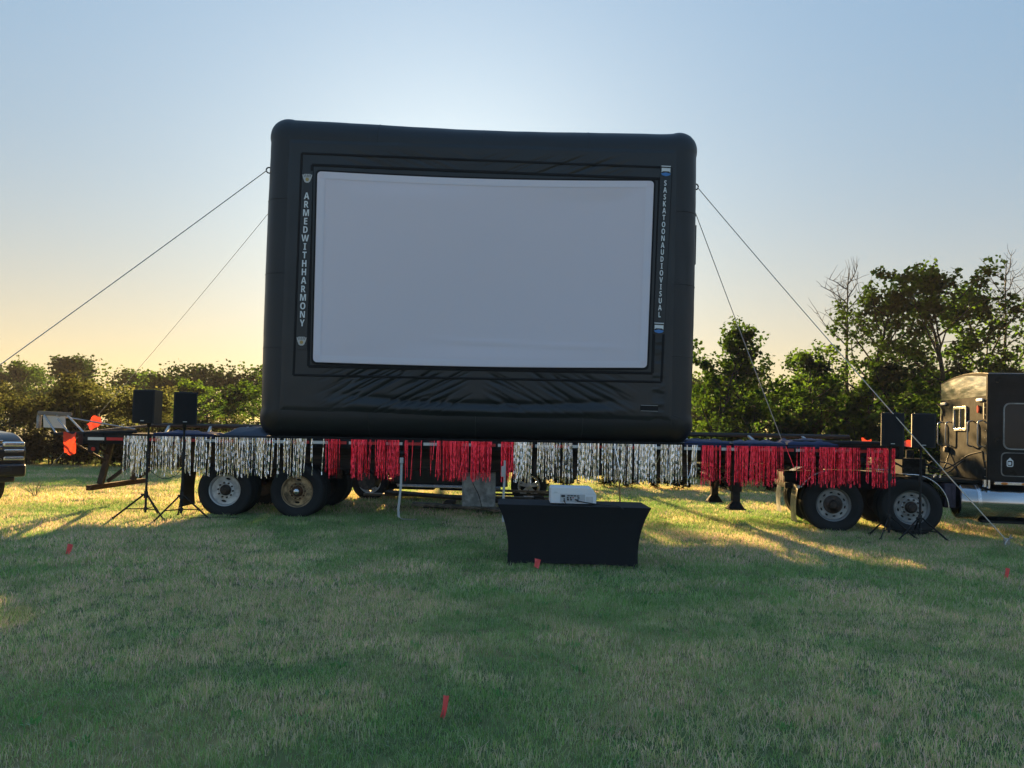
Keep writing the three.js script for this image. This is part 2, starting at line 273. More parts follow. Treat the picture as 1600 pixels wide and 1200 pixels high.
const bushB = plantGeo({ seed: 71, h: 3.3, spread: 1.6, low: 0.06, limbs: 24, n: 3600, size: 0.1, trunk: 0.06, stems: 6, clump: 0.33, tones: OLIVE });
const bushC = plantGeo({ seed: 83, h: 3.0, spread: 1.7, low: 0.06, limbs: 24, n: 3600, size: 0.1, trunk: 0.06, stems: 6, clump: 0.33, tones: OLIVE });
const farA = plantGeo({ seed: 91, h: 6.2, spread: 2.6, low: 0.1, limbs: 18, n: 2900, size: 0.24, trunk: 0.12, clump: 0.75, tones: DEEP });
const farB = plantGeo({ seed: 97, h: 5.8, spread: 2.9, low: 0.1, limbs: 18, n: 2900, size: 0.24, trunk: 0.12, clump: 0.8, tones: DEEP });
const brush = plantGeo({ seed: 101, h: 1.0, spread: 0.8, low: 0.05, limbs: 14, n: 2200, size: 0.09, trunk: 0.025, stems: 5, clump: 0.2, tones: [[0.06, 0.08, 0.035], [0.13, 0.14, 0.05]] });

const rTrees = 'leafy trees along the field edge behind the truck';
for (const [g, x, z, ry, s, sy, label] of [
  [bigD, 7.1, -27.0, 0.4, 1.0, 1.1, 'slender green tree closest to the right edge of the inflatable screen'],
  [bigC, 8.9, -28.5, 2.1, 0.95, 0.86, 'bushy green tree between the slender tree and the two right guy ropes'],
  [bigC, 10.6, -27.2, 4.0, 0.95, 0.88, 'low round green tree crossed by the long right guy rope'],
  [bigA, 12.2, -26.8, 1.2, 0.95, 0.90, 'tall open green tree with bare dead twigs above its crown'],
  [bigD, 13.2, -25.2, 3.0, 1.05, 0.86, 'yellow-green tree directly behind the two right speakers'],
  [bigB, 15.6, -26.6, 0.3, 1.05, 1.02, 'tallest green tree standing behind the black truck cab'],
  [bigA, 17.6, -27.4, 5.0, 1.0, 0.96, 'tall green tree with a bare dead top beside the tallest tree'],
  [bigB, 19.6, -27.0, 2.6, 1.0, 0.94, 'green tree cut off by the right edge of the picture'],
  [bigC, 16.4, -24.8, 1.9, 1.0, 0.8, 'short leafy tree just above the roof of the truck sleeper'],
  [bigC, 22.3, -27.8, 3.3, 1.1, 1.15, 'outermost green tree of the row beyond the truck'],
]) plant('tree', g, [x, 0, z], ry, [s, sy], label, 'tree', rTrees);
for (const [g, x, z, ry, s, label] of [
  [bushA, 6.9, -24.4, 1, 0.9, 'green shrub at the foot of the slender tree beside the screen'],
  [bushA, 9.2, -24.6, 3, 1.05, 'green shrub under the short right guy rope'],
  [bushC, 9.9, -25.4, 2, 0.9, 'brownish shrub between the low round tree and the guy ropes'],
  [bushA, 11.3, -24.1, 4, 1.1, 'dense green shrub behind the red fringe at the truck end'],
  [bushA, 13.4, -23.9, 5.2, 1.0, 'low green shrub behind the two right speakers'],
  [bushA, 15.2, -23.6, 0.6, 1.0, 'low green shrub hiding behind the truck sleeper'],
  [bushA, 18.0, -24.0, 2.2, 1.1, 'low green shrub beyond the truck at the picture edge'],
]) plant('shrub', g, [x, 0, z], ry, [s, s], label, 'shrub', 'shrubs under the right trees', 'stems');
const hedgeGroup = 'olive shrubs of the left hedgerow';
{
  const r = rng(5);
  let k = 0;
  for (let x = -23.5; x < -10.6; x += 1.28) { plant('hedge_shrub', k % 2 ? bushB : bushC, [x + (r() - 0.5) * 0.5, 0, -26.3 - r() * 0.8], r() * 6.28, [lerp(0.9, 1.15, r()), lerp(0.76, 1.06, r()) * lerp(0.74, 1, smooth(-10.5, -13.5, x))], 'olive-brown shrub in the dense hedgerow on the left side of the field', 'shrub', hedgeGroup, 'stems'); k++; }
  for (let x = -24.5; x < -11.8; x += 1.9) plant('hedge_shrub', bushC, [x, 0, -28.4 - r() * 0.8], r() * 6.28, [1.1, lerp(0.85, 1.0, r())], 'olive-brown shrub in the dense hedgerow on the left side of the field', 'shrub', hedgeGroup, 'stems');
  [[-12.2, 0.82], [-14.2, 0.74], [-16.4, 0.70]].forEach(([x, q], i) => plant('tree', [bigC, bigD, bigC][i], [x, 0, -38.5 - i], i * 2, [1.0, q], ['sunlit green tree touching the left edge of the inflatable screen', 'small green tree second from the left edge of the screen', 'low green tree above the hedgerow right of the left speakers'][i], 'tree', 'green trees behind the end of the hedgerow'));
  const bushG = plantGeo({ seed: 113, h: 3.9, spread: 1.7, low: 0.08, limbs: 24, n: 3300, size: 0.14, trunk: 0.06, stems: 4, clump: 0.34, tones: GREEN });
  [[8.0, -30.2, 'sunlit green thicket at the edge of the screen'], [9.9, -30.6, 'sunlit green thicket under the short guy rope'], [11.6, -29.9, 'sunlit green thicket left of the leafless tree'], [13.6, -30.4, 'sunlit green thicket between the leafless tree and the speakers'], [15.3, -30.1, 'sunlit green thicket above the right speakers'], [17.4, -30.5, 'sunlit green thicket behind the truck sleeper']].forEach(([x, z, l], i) => plant('thicket', bushG, [x, 0, z], i * 1.1, [1, lerp(0.85, 1.1, r())], l, 'shrub', 'sunlit thickets between the right trees', 'stems'));
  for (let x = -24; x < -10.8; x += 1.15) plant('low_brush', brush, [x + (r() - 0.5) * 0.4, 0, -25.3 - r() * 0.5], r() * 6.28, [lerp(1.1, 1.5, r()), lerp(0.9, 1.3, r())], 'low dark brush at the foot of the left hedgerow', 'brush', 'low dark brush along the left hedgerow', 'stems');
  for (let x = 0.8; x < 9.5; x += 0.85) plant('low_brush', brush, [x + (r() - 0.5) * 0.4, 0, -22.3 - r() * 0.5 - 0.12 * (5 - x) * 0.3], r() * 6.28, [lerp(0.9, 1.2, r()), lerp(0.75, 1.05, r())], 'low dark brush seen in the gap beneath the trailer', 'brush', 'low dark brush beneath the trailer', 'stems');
  for (let x = -46; x < 46; x += 2.1) { const hy = x < -14 ? lerp(0.80, 0.97, r()) : x < 4 ? lerp(0.78, 0.9, r()) : lerp(0.95, 1.1, r()); plant('far_tree', r() < 0.5 ? farA : farB, [x + (r() - 0.5) * 1.2, 0, -54 - r() * 7], r() * 6.28, [lerp(0.9, 1.15, r()), hy], 'dark green tree of the distant tree line', 'tree', 'trees of the distant tree line'); }
}
const addedShadeTree = plantGeo({ seed: 131, h: 12.5, spread: 2.9, low: 0.5, limbs: 28, n: 11000, size: 0.2, trunk: 0.2, clump: 0.5 });  // crown height shaped to block sun over the foreground grass
[[11, 0.85, 'green tree of the second row just right of the screen'], [15, 0.8, 'green tree of the second row seen between the two right guy ropes'], [19, 0.95, 'green tree of the second row behind the leafless tree'], [23, 1.0, 'green tree of the second row behind the speakers'], [27, 0.95, 'green tree of the second row behind the truck roof'], [31, 1.0, 'outermost green tree of the second row']].forEach(([x, q, label], i) => plant('tree', i % 2 ? bigC : bigD, [x, 0, -42 - (i % 3)], i * 1.3, [1.5, q], label, 'tree', 'second row of trees beyond the truck'));
for (const [x, ry, label] of [[-6.8, 1.7, 'added tall slim shade tree hidden behind the left part of the screen'], [-3.7, 3.1, 'added tall slim shade tree hidden behind the middle of the screen'], [-0.9, 4.4, 'added tall slim shade tree hidden behind the screen, third of its row'], [1.7, 0.9, 'added tall slim shade tree hidden behind the right half of the screen']]) plant('tree', addedShadeTree, [x, 0, -42], ry, [1, 1], label, 'tree', 'added tall slim shade trees behind the screen');  // unseen trees, added to keep stray sun patches off the foreground
// bare dead crowns
function deadTree(pos, h, seed, label) {
  const r = rng(seed), w = [], tr = growth(r, V(0, -0.05, 0), V(0.04, 1, 0), h, 0.12, 10); w.push(limbGeo(tr, 0.11, 0.012, 6));
  const boughs = [];
  for (let i = 0; i < 14; i++) { const f = lerp(0.62, 0.97, i / 14), k = f * 10, q = tr[Math.floor(k)].clone().lerp(tr[Math.min(10, Math.floor(k) + 1)], k % 1), a = i * 2.4 + r(); const li = growth(r, q, V(Math.cos(a), 0.55 + r() * 0.6, Math.sin(a)), lerp(1.7, 0.7, i / 14), 0.5, 5); boughs.push(limbGeo(li, 0.03, 0.007, 5));
    for (let j = 1; j <= 5; j++) for (let m = 0; m < 2; m++) { const tw = growth(r, li[j], V(r() * 2 - 1, r() * 1.2, r() * 2 - 1), lerp(0.3, 0.75, r()), 0.7, 3); boughs.push(limbGeo(tw, 0.011, 0.004, 4)); } }
  const o = thing('dead_tree', label, 'tree', pos); const t = new THREE.Mesh(w[0], M.bark); t.name = 'trunk'; const b = new THREE.Mesh(mergeGeometries(boughs), M.twig); b.name = 'branches'; o.add(t, b);
}
deadTree([12.2, 0, -28.0], 7.9, 9, 'leafless grey tree whose bare twigs rise left of the tallest trees');
deadTree([18.2, 0, -28.6], 8.5, 19, 'leafless grey tree poking above the crowns near the picture edge');

// ---------------------------------------------------------------- inflatable screen
const deckY = (x) => 1.395 + 0.0105 * (x + 4.3);
const font = await new FontLoader().loadAsync('fonts/droid/droid_sans_bold.typeface.json');
{
  const Z = -13.6, BX = -0.62;
  const S = thing('inflatable_screen', 'huge black inflatable movie screen with a pale projection cloth, standing on the flatbed', 'movie screen', [BX, 1.40, Z]);
  const P = (x, y, z) => [x - BX, y - 1.40, z - Z];
  // tube: rounded-rectangle path, superellipse section
  const xl = -4.40, xr = 3.16, cl = 0.43, nT = 400, nS = 48;
  const topY = (x) => 6.985 - 0.075 * (x + 4.1) / 7 - 0.055 * Math.sin(Math.PI * smooth(xl, xr, x)) + 0.03 * smooth(2.4, 3.1, x);
  const botY = (x) => 1.392 + 0.0105 * (x + 4.3);
  const path = (t) => { // centre line with corner radius, t in 0..1; returns x, y, outward normal
    const x0 = xl + cl, x1 = xr - cl, y0 = 1.40 + 0.46, y1 = 6.95 - 0.40, R = 0.03;
    const q = (t % 1) * 4, k = Math.floor(q), f = q - k, u = Math.min(1, f / 0.8), a = Math.max(0, (f - 0.8) / 0.2) * Math.PI / 2, c = Math.cos(a), n = Math.sin(a);
    if (k === 0) return f < 0.8 ? [lerp(x0 + R, x1 - R, u), y0, 0, -1] : [x1 - R + R * n, y0 + R - R * c, n, -c];
    if (k === 1) return f < 0.8 ? [x1, lerp(y0 + R, y1 - R, u), 1, 0] : [x1 - R + R * c, y1 - R + R * n, c, n];
    if (k === 2) return f < 0.8 ? [lerp(x1 - R, x0 + R, u), y1, 0, 1] : [x0 + R - R * n, y1 - R + R * c, -n, c];
    return f < 0.8 ? [x0, lerp(y1 - R, y0 + R, u), -1, 0] : [x0 + R - R * c, y0 + R - R * n, -c, -n];
  };
  const se = (v, e) => Math.sign(v) * Math.pow(Math.abs(v), e);
  const fp = (u, v) => {
    const [cx, cy, nx, ny] = path(u), a = v * 6.28318, co = se(Math.cos(a), 0.82), si = se(Math.sin(a), 0.78);
    let A = co > 0 ? lerp(0.41, 0.46, smooth(0, -1, ny)) * (1 + 0.33 * Math.abs(nx * ny)) : 0.40;
    const pucker = 0.006 * (fbm(u * 130, v * 9 + 3, 3) - 0.5) ;
    let x = cx + nx * (A + pucker) * co, y = cy + ny * (A + pucker) * co, z = Z + (0.5 + pucker) * si;
    // follow the sagging top, the sloping bottom and the slight outward bulge of the sides
    const ty = (y - 1.40) / 5.55; y += ty > 0 ? smooth(0.3, 1, ty) * (topY(x) - 6.95) + smooth(0.5, 0, ty) * (botY(x) - 1.40) : botY(x) - 1.40;
    x += 0.02 * Math.sin(Math.PI * ty) * Math.sign(x - BX);
    return P(x, y, z);
  };
  part(S, 'inflated_frame', sheet(nT, nS, fp), M.pvc);
  for (const u of [0.045, 0.1, 0.155, 0.295, 0.35, 0.405, 0.545, 0.6, 0.655, 0.795, 0.85, 0.905]) part(S, 'seam', new THREE.TubeGeometry(new THREE.CatmullRomCurve3(Array.from({ length: 40 }, (_, k) => V(...fp(u, k / 40))), true), 90, 0.006, 5, true), M.pvc);
  // flat front panel with creases
  const ZF = -13.085;
  const panelZ = (x, y) => {
    const c = x + 0.6, ac = Math.abs(c), b = smooth(0.02, 0.4, ac) * smooth(2.70, 2.5, y) * smooth(1.75, 2.12, y) * smooth(2.9, 1.9, ac);
    const g = ac + (y - 2.7) * 1.9 + 0.25 * (y - 2.3) ** 2, al = ac * 0.3 - y * 0.5;
    const crease = (q, l, k) => { const n = fbm(q * k + (c > 0 ? 40 : 0), l * 1.6, 2); return Math.pow(1 - Math.abs(2 * n - 1), 7); };
    const t = smooth(6.0, 6.06, y) * smooth(6.45, 6.25, y) * smooth(2.8, 1.9, ac), g2 = ac - (y - 6.1) * 2.4;
    const rt = smooth(2.36, 2.42, x) * smooth(2.62, 2.55, x) * smooth(3.35, 3.2, y);
    const fold = 0.03 * Math.exp(-(((y - 1.92 - 0.014 * c * c) / 0.07) ** 2)) * smooth(3.0, 1.6, ac) - 0.03 * Math.exp(-(((y - 2.05 - 0.02 * c * c) / 0.045) ** 2)) * smooth(2.8, 1.4, ac);
    return ZF - b * 0.032 * crease(g, al, 5.2) - t * 0.018 * crease(g2, al, 6) + fold + rt * 0.012 * (fbm(x * 4, y * 16, 2) - 0.5) * 2 + 0.004 * (fbm(x * 3, y * 3, 3) - 0.5);
  };
  part(S, 'surround_panel', sheet(330, 250, (u, v) => { const x = lerp(-4.02, 2.78, u), y = lerp(1.80, 6.58, v), e = Math.max(Math.max(0, 0.12 - (x + 4.02)), Math.max(0, 0.12 - (2.78 - x)), Math.max(0, 0.12 - (y - 1.80)), Math.max(0, 0.12 - (6.58 - y))); return P(x, y, panelZ(x, y) - e * 0.25); }), M.pvcPanel);
  // piping: two dark rectangles
  const strip = (a, b, w) => { const n = 60, dx = b[0] - a[0], dy = b[1] - a[1], l = Math.hypot(dx, dy), px = -dy / l * w / 2, py = dx / l * w / 2; return sheet(n, 3, (u, v) => { const k = v * 2 - 1, x = lerp(a[0], b[0], u) + px * k, y = lerp(a[1], b[1], u) + py * k; const zz = Math.max(panelZ(x, y), panelZ(x + px, y + py), panelZ(x - px, y - py)); return P(x, y, zz + 0.003 + 0.007 * (1 - k * k)); }); };
  const O = [[-3.734, 6.283], [2.63, 6.205], [2.535, 2.509], [-3.741, 2.459]], I = [[-3.55, 6.085], [2.435, 6.006], [2.379, 2.655], [-3.49, 2.615]];
  for (const [Q, w] of [[O, 0.042], [I, 0.05]]) part(S, 'piping', [0, 1, 2, 3].map((k) => strip(Q[k], Q[(k + 1) % 4], w)), M.piping);
  // dark edging behind the cloth and the cloth itself
  const W = [[-3.447, 5.968], [2.33, 5.959], [2.278, 2.743], [-3.41, 2.687]];
  const at = (u, v) => [lerp(lerp(W[0][0], W[1][0], u), lerp(W[3][0], W[2][0], u), v), lerp(lerp(W[0][1], W[1][1], u), lerp(W[3][1], W[2][1], u), v)];
  const cloth = (grow, z0) => sheet(120, 70, (u, v) => {
    let uu = u, vv = v; const R = 0.011, Rv = 0.02; // round the corners by pulling corner points in
    const cu = Math.min(u, 1 - u), cv = Math.min(v, 1 - v); if (cu < R && cv < Rv) { const a = 1 - cu / R, b = 1 - cv / Rv, q = Math.max(a, b), l = Math.hypot(a, b) || 1; const f = q / l; uu = u < 0.5 ? R - R * a * f : 1 - R + R * a * f; vv = v < 0.5 ? Rv - Rv * b * f : 1 - Rv + Rv * b * f; }
    let [x, y] = at(uu, vv); y -= 0.05 * Math.sin(Math.PI * uu) * (1 - vv) + 0.03 * Math.sin(Math.PI * uu) * vv; x += (uu - 0.5) * grow * 2; y += (0.5 - vv) * grow * 2;
    const edge_glow = smooth(0.045, 0.03, cu) + smooth(0.06, 0.04, cv);
    const wave = 0.018 * Math.sin(uu * 5 + vv * 2.2) + 0.012 * (fbm(uu * 4, vv * 3, 3) - 0.5) + 0.012 * Math.exp(-(((vv - 0.84 - 0.06 * uu) / 0.008) ** 2)) * smooth(0.3, 0.45, uu);
    return P(x, y, z0 + wave * smooth(0.035, 0.12, Math.min(cu, cv)));
  });
  part(S, 'cloth_edging', cloth(0.035, ZF + 0.012), M.piping);
  part(S, 'projection_cloth', cloth(0, ZF + 0.034), M.screenCloth);
  const edge = (u, v, z) => { let [x, y] = at(u, v); y -= 0.05 * Math.sin(Math.PI * u) * (1 - v) + 0.03 * Math.sin(Math.PI * u) * v; return P(x, y, z); };
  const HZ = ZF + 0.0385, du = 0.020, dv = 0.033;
  part(S, 'edge_glow', [sheet(60, 2, (a, b) => edge(lerp(0.02, 0.98, a), 0.004 + b * dv, HZ)), sheet(60, 2, (a, b) => edge(lerp(0.02, 0.98, a), 0.996 - b * dv, HZ)), sheet(2, 40, (a, b) => edge(0.003 + a * du, lerp(0.037, 0.963, b), HZ)), sheet(2, 40, (a, b) => edge(0.997 - a * du, lerp(0.037, 0.963, b), HZ))], M.edgeGlowCloth);  // lighter border strips: glow of backlit cloth edges, put in as colour
  // stacked lettering
  const letters = (word, x0, y0, x1, y1, hgt, wide) => [...word].map((ch, i) => { const t = i / (word.length - 1), g = new TextGeometry(ch, { font, size: hgt, depth: 0.004, curveSegments: 4 }); g.computeBoundingBox(); const b = g.boundingBox; g.translate(-(b.min.x + b.max.x) / 2, -(b.min.y + b.max.y) / 2, 0); g.scale(wide, 1, 1); const x = lerp(x0, x1, t), y = lerp(y0, y1, t); return move(g, ...P(x, y, ZF + 0.018)); });
  part(S, 'banner_strip', bx(...[-3.715, -3.53].map((x) => x - BX), 2.9 - 1.40, 5.98 - 1.40, ZF + 0.006 - Z, ZF + 0.014 - Z), M.pvcPanel);
  part(S, 'banner_strip', turn(bx(-0.095, 0.095, -1.46, 1.46, 0, 0.008), 0, 0, -0.022).translate(...P(2.508, 4.79, ZF + 0.006)), M.pvcPanel);
  for (const g of letters('ARMEDWITHHARMONY', -3.62, 5.541, -3.62, 3.352, 0.115, 0.86)) part(S, 'letter', g, M.print);
  for (const g of letters('SASKATOONAUDIOVISUAL', 2.529, 5.931, 2.478, 3.66, 0.092, 0.72)) part(S, 'letter', g, M.print);
  for (const y of [5.845, 3.04]) { // winged silver badge with a gold centre
    const c = sub(S, 'badge', P(-3.62, y, ZF + 0.018));
    part(c, 'wings', [extrude(outline([[-0.085, 0.06], [-0.045, 0.075], [0.045, 0.075], [0.085, 0.06], [0.07, 0], [0.045, -0.06], [0.02, -0.075], [-0.02, -0.075], [-0.045, -0.06], [-0.07, 0]]), 0.003)], M.silver);
    part(c, 'ribbing', [-2, -1, 0, 1, 2].map((k) => bar([k * 0.022, 0.02, 0.006], [k * 0.032, 0.068, 0.006], 0.006)), M.pvcPanel);
    part(c, 'medallion', turn(new THREE.CylinderGeometry(0.03, 0.03, 0.006, 18), Math.PI / 2, 0, 0).translate(0, -0.02, 0.006), M.gold);
  }
  for (const [x, y] of [[2.535, 6.14], [2.472, 3.43]]) { // blue and white emblem
    const c = sub(S, 'emblem', P(x, y, ZF + 0.018), [0, 0, -0.022]);
    part(c, 'bar', bx(-0.08, 0.08, 0.075, 0.09, 0, 0.004), M.print);
    part(c, 'arch', extrude(outline([[-0.075, 0.05], [0.075, 0.05], [0.075, -0.025], [0.05, -0.005], [-0.05, -0.005], [-0.075, -0.025]]), 0.004), M.print);
    part(c, 'swoosh', extrude(outline([[-0.085, -0.045], [0, -0.025], [0.085, -0.045], [0.06, -0.075], [0, -0.09], [-0.06, -0.075]]), 0.004), M.blue);
  }
  const lp = sub(S, 'label_patch', P(2.337, 2.055, ZF + 0.012));
  part(lp, 'backing', bx(-0.15, 0.15, -0.055, 0.055, 0, 0.006), M.piping);
  part(lp, 'border', [bx(-0.145, 0.145, 0.045, 0.05, 0.006, 0.008), bx(-0.145, 0.145, -0.05, -0.045, 0.006, 0.008)], M.silver);
  for (const p of [[-4.37, 6.06, -13.35], [-4.39, 5.5, -13.75], [3.13, 5.99, -13.4], [3.15, 5.72, -13.75]]) part(S, 'tether_loop', turn(new THREE.TorusGeometry(0.05, 0.012, 8, 16), 0, 0.3, 0).translate(...P(...p)), M.piping);
  for (const [x, y] of [[-4.425, 5.2], [3.185, 5.0]]) part(S, 'side_flap', bx(x - BX - 0.008, x - BX + 0.008, y - 1.4 - 0.35, y - 1.4 + 0.35, -0.02, 0.05), M.pvc);
}
// guy ropes and the stake
const ropeLine = (pts, r, m, label) => solo('guy_rope', tube(pts.map((p) => [p[0] - pts[pts.length - 1][0], p[1] - pts[pts.length - 1][1], p[2] - pts[pts.length - 1][2]]), r, 40, 6), m, pts[pts.length - 1], label, 'rope', 'guy ropes of the screen');
ropeLine(sagLine([-4.40, 6.05, -13.32], [-10.35, 0.0, -10.9], 0.03), 0.0085, M.rope, 'thick guy rope running from the left side of the screen out of the picture');
ropeLine(sagLine([-4.42, 5.5, -13.75], [-14.2, 0.0, -23.6], 0.12), 0.0045, M.rope, 'thin guy rope descending behind the orange flags toward the left hedge');
ropeLine(sagLine([3.16, 5.98, -13.4], [7.79, 0.10, -12.06], 0.05), 0.008, M.rope, 'long guy rope from the screen passing in front of the black truck');
ropeLine(sagLine([3.18, 5.72, -13.75], [5.45, 1.50, -15.4], 0.02), 0.0075, M.rope, 'short steep guy rope from the screen down to the blue tarp');
{
  const s = thing('ground_stake', 'small pale metal stake holding the end of the right guy rope', 'stake', [7.79, 0, -12.06]);
  part(s, 'pin', rod([-0.05, -0.12, -0.03], [0.05, 0.2, 0.03], 0.012), M.galv);
  part(s, 'ratchet', [bx(-0.045, 0.045, 0.02, 0.14, -0.02, 0.02, 0.01), rod([-0.05, 0.11, 0], [0.09, 0.15, 0], 0.012)], M.galv);
  part(s, 'rope_tail', tube([[0, 0.12, 0.02], [-0.05, 0.05, 0.04], [-0.03, -0.02, 0.05], [0.06, 0.02, 0.06]], 0.01, 12), M.strap);
}

// ---------------------------------------------------------------- heavy wheels
const tyreGeo = lathe([[0.29, -0.11], [0.34, -0.135], [0.42, -0.14], [0.468, -0.128], [0.487, -0.11], [0.49, -0.085], [0.49, -0.065], [0.478, -0.062], [0.478, -0.05], [0.49, -0.047], [0.49, -0.01], [0.478, -0.007], [0.478, 0.007], [0.49, 0.01], [0.49, 0.047], [0.478, 0.05], [0.478, 0.062], [0.49, 0.065], [0.49, 0.085], [0.487, 0.11], [0.468, 0.128], [0.45, 0.134], [0.445, 0.139], [0.42, 0.14], [0.39, 0.142], [0.385, 0.138], [0.34, 0.135], [0.29, 0.11]], 56);
function heavyWheel(parent, x, y, z, rimMat, hubMat, holes, label, style, spin = 0) {
  const w = sub(parent, 'wheel', [x, y, z], [0, 0, spin]); if (label) w.userData.label = label;
  part(w, 'tyre', tyreGeo, M.rubber);
  const disc = new THREE.Shape(); disc.absarc(0, 0, 0.258, 0, Math.PI * 2);
  for (let i = 0; i < holes; i++) { const a = i / holes * 6.2832 + 1.5, h = new THREE.Path(); if (holes <= 2) h.absellipse(Math.cos(a) * 0.205, Math.sin(a) * 0.205, 0.05, 0.024, 0, Math.PI * 2, true, a + Math.PI / 2); else h.absellipse(Math.cos(a) * 0.205, Math.sin(a) * 0.205, 0.032, 0.019, 0, Math.PI * 2, true, a + Math.PI / 2); disc.holes.push(h); }
  part(w, 'rim', [lathe([[0.25, -0.09], [0.262, 0.02], [0.272, 0.085], [0.285, 0.095], [0.298, 0.112], [0.308, 0.118], [0.306, 0.106], [0.288, 0.09]], 48), move(extrude(disc, 0.012, 0.004, 24), 0, 0, 0.03), lathe([[0.165, 0.044], [0.16, 0.058], [0.10, 0.058]], 32)], rimMat);
  const nuts = []; for (let i = 0; i < 10; i++) { const a = i * 0.6283; nuts.push(turn(new THREE.CylinderGeometry(0.016, 0.018, 0.03, 6), Math.PI / 2, 0, 0).translate(Math.cos(a) * 0.135, Math.sin(a) * 0.135, 0.072)); }
  if (style === 'cover') part(w, 'hub_cover', [lathe([[0.16, 0.06], [0.15, 0.075], [0.075, 0.08], [0.072, 0.13], [0.05, 0.138], [0, 0.14]], 28)], hubMat);
  else part(w, 'hub', [lathe([[0.10, 0.05], [0.095, 0.09], [0.075, 0.095], [0.07, 0.14], [0.055, 0.15], [0, 0.152]], 28), ...nuts], hubMat);
  part(w, 'brake_backing', lathe([[0.25, -0.085], [0.0, -0.09]], 24), M.blackSteel);
  return w;
}
function plainWheel(parent, x, y, z) { const w = sub(parent, 'wheel', [x, y, z]); part(w, 'tyre', tyreGeo, M.rubber); part(w, 'rim', lathe([[0.29, -0.1], [0.262, 0], [0.29, 0.1], [0.262, 0.02], [0, 0.02]], 28), M.brownSteel); return w; }

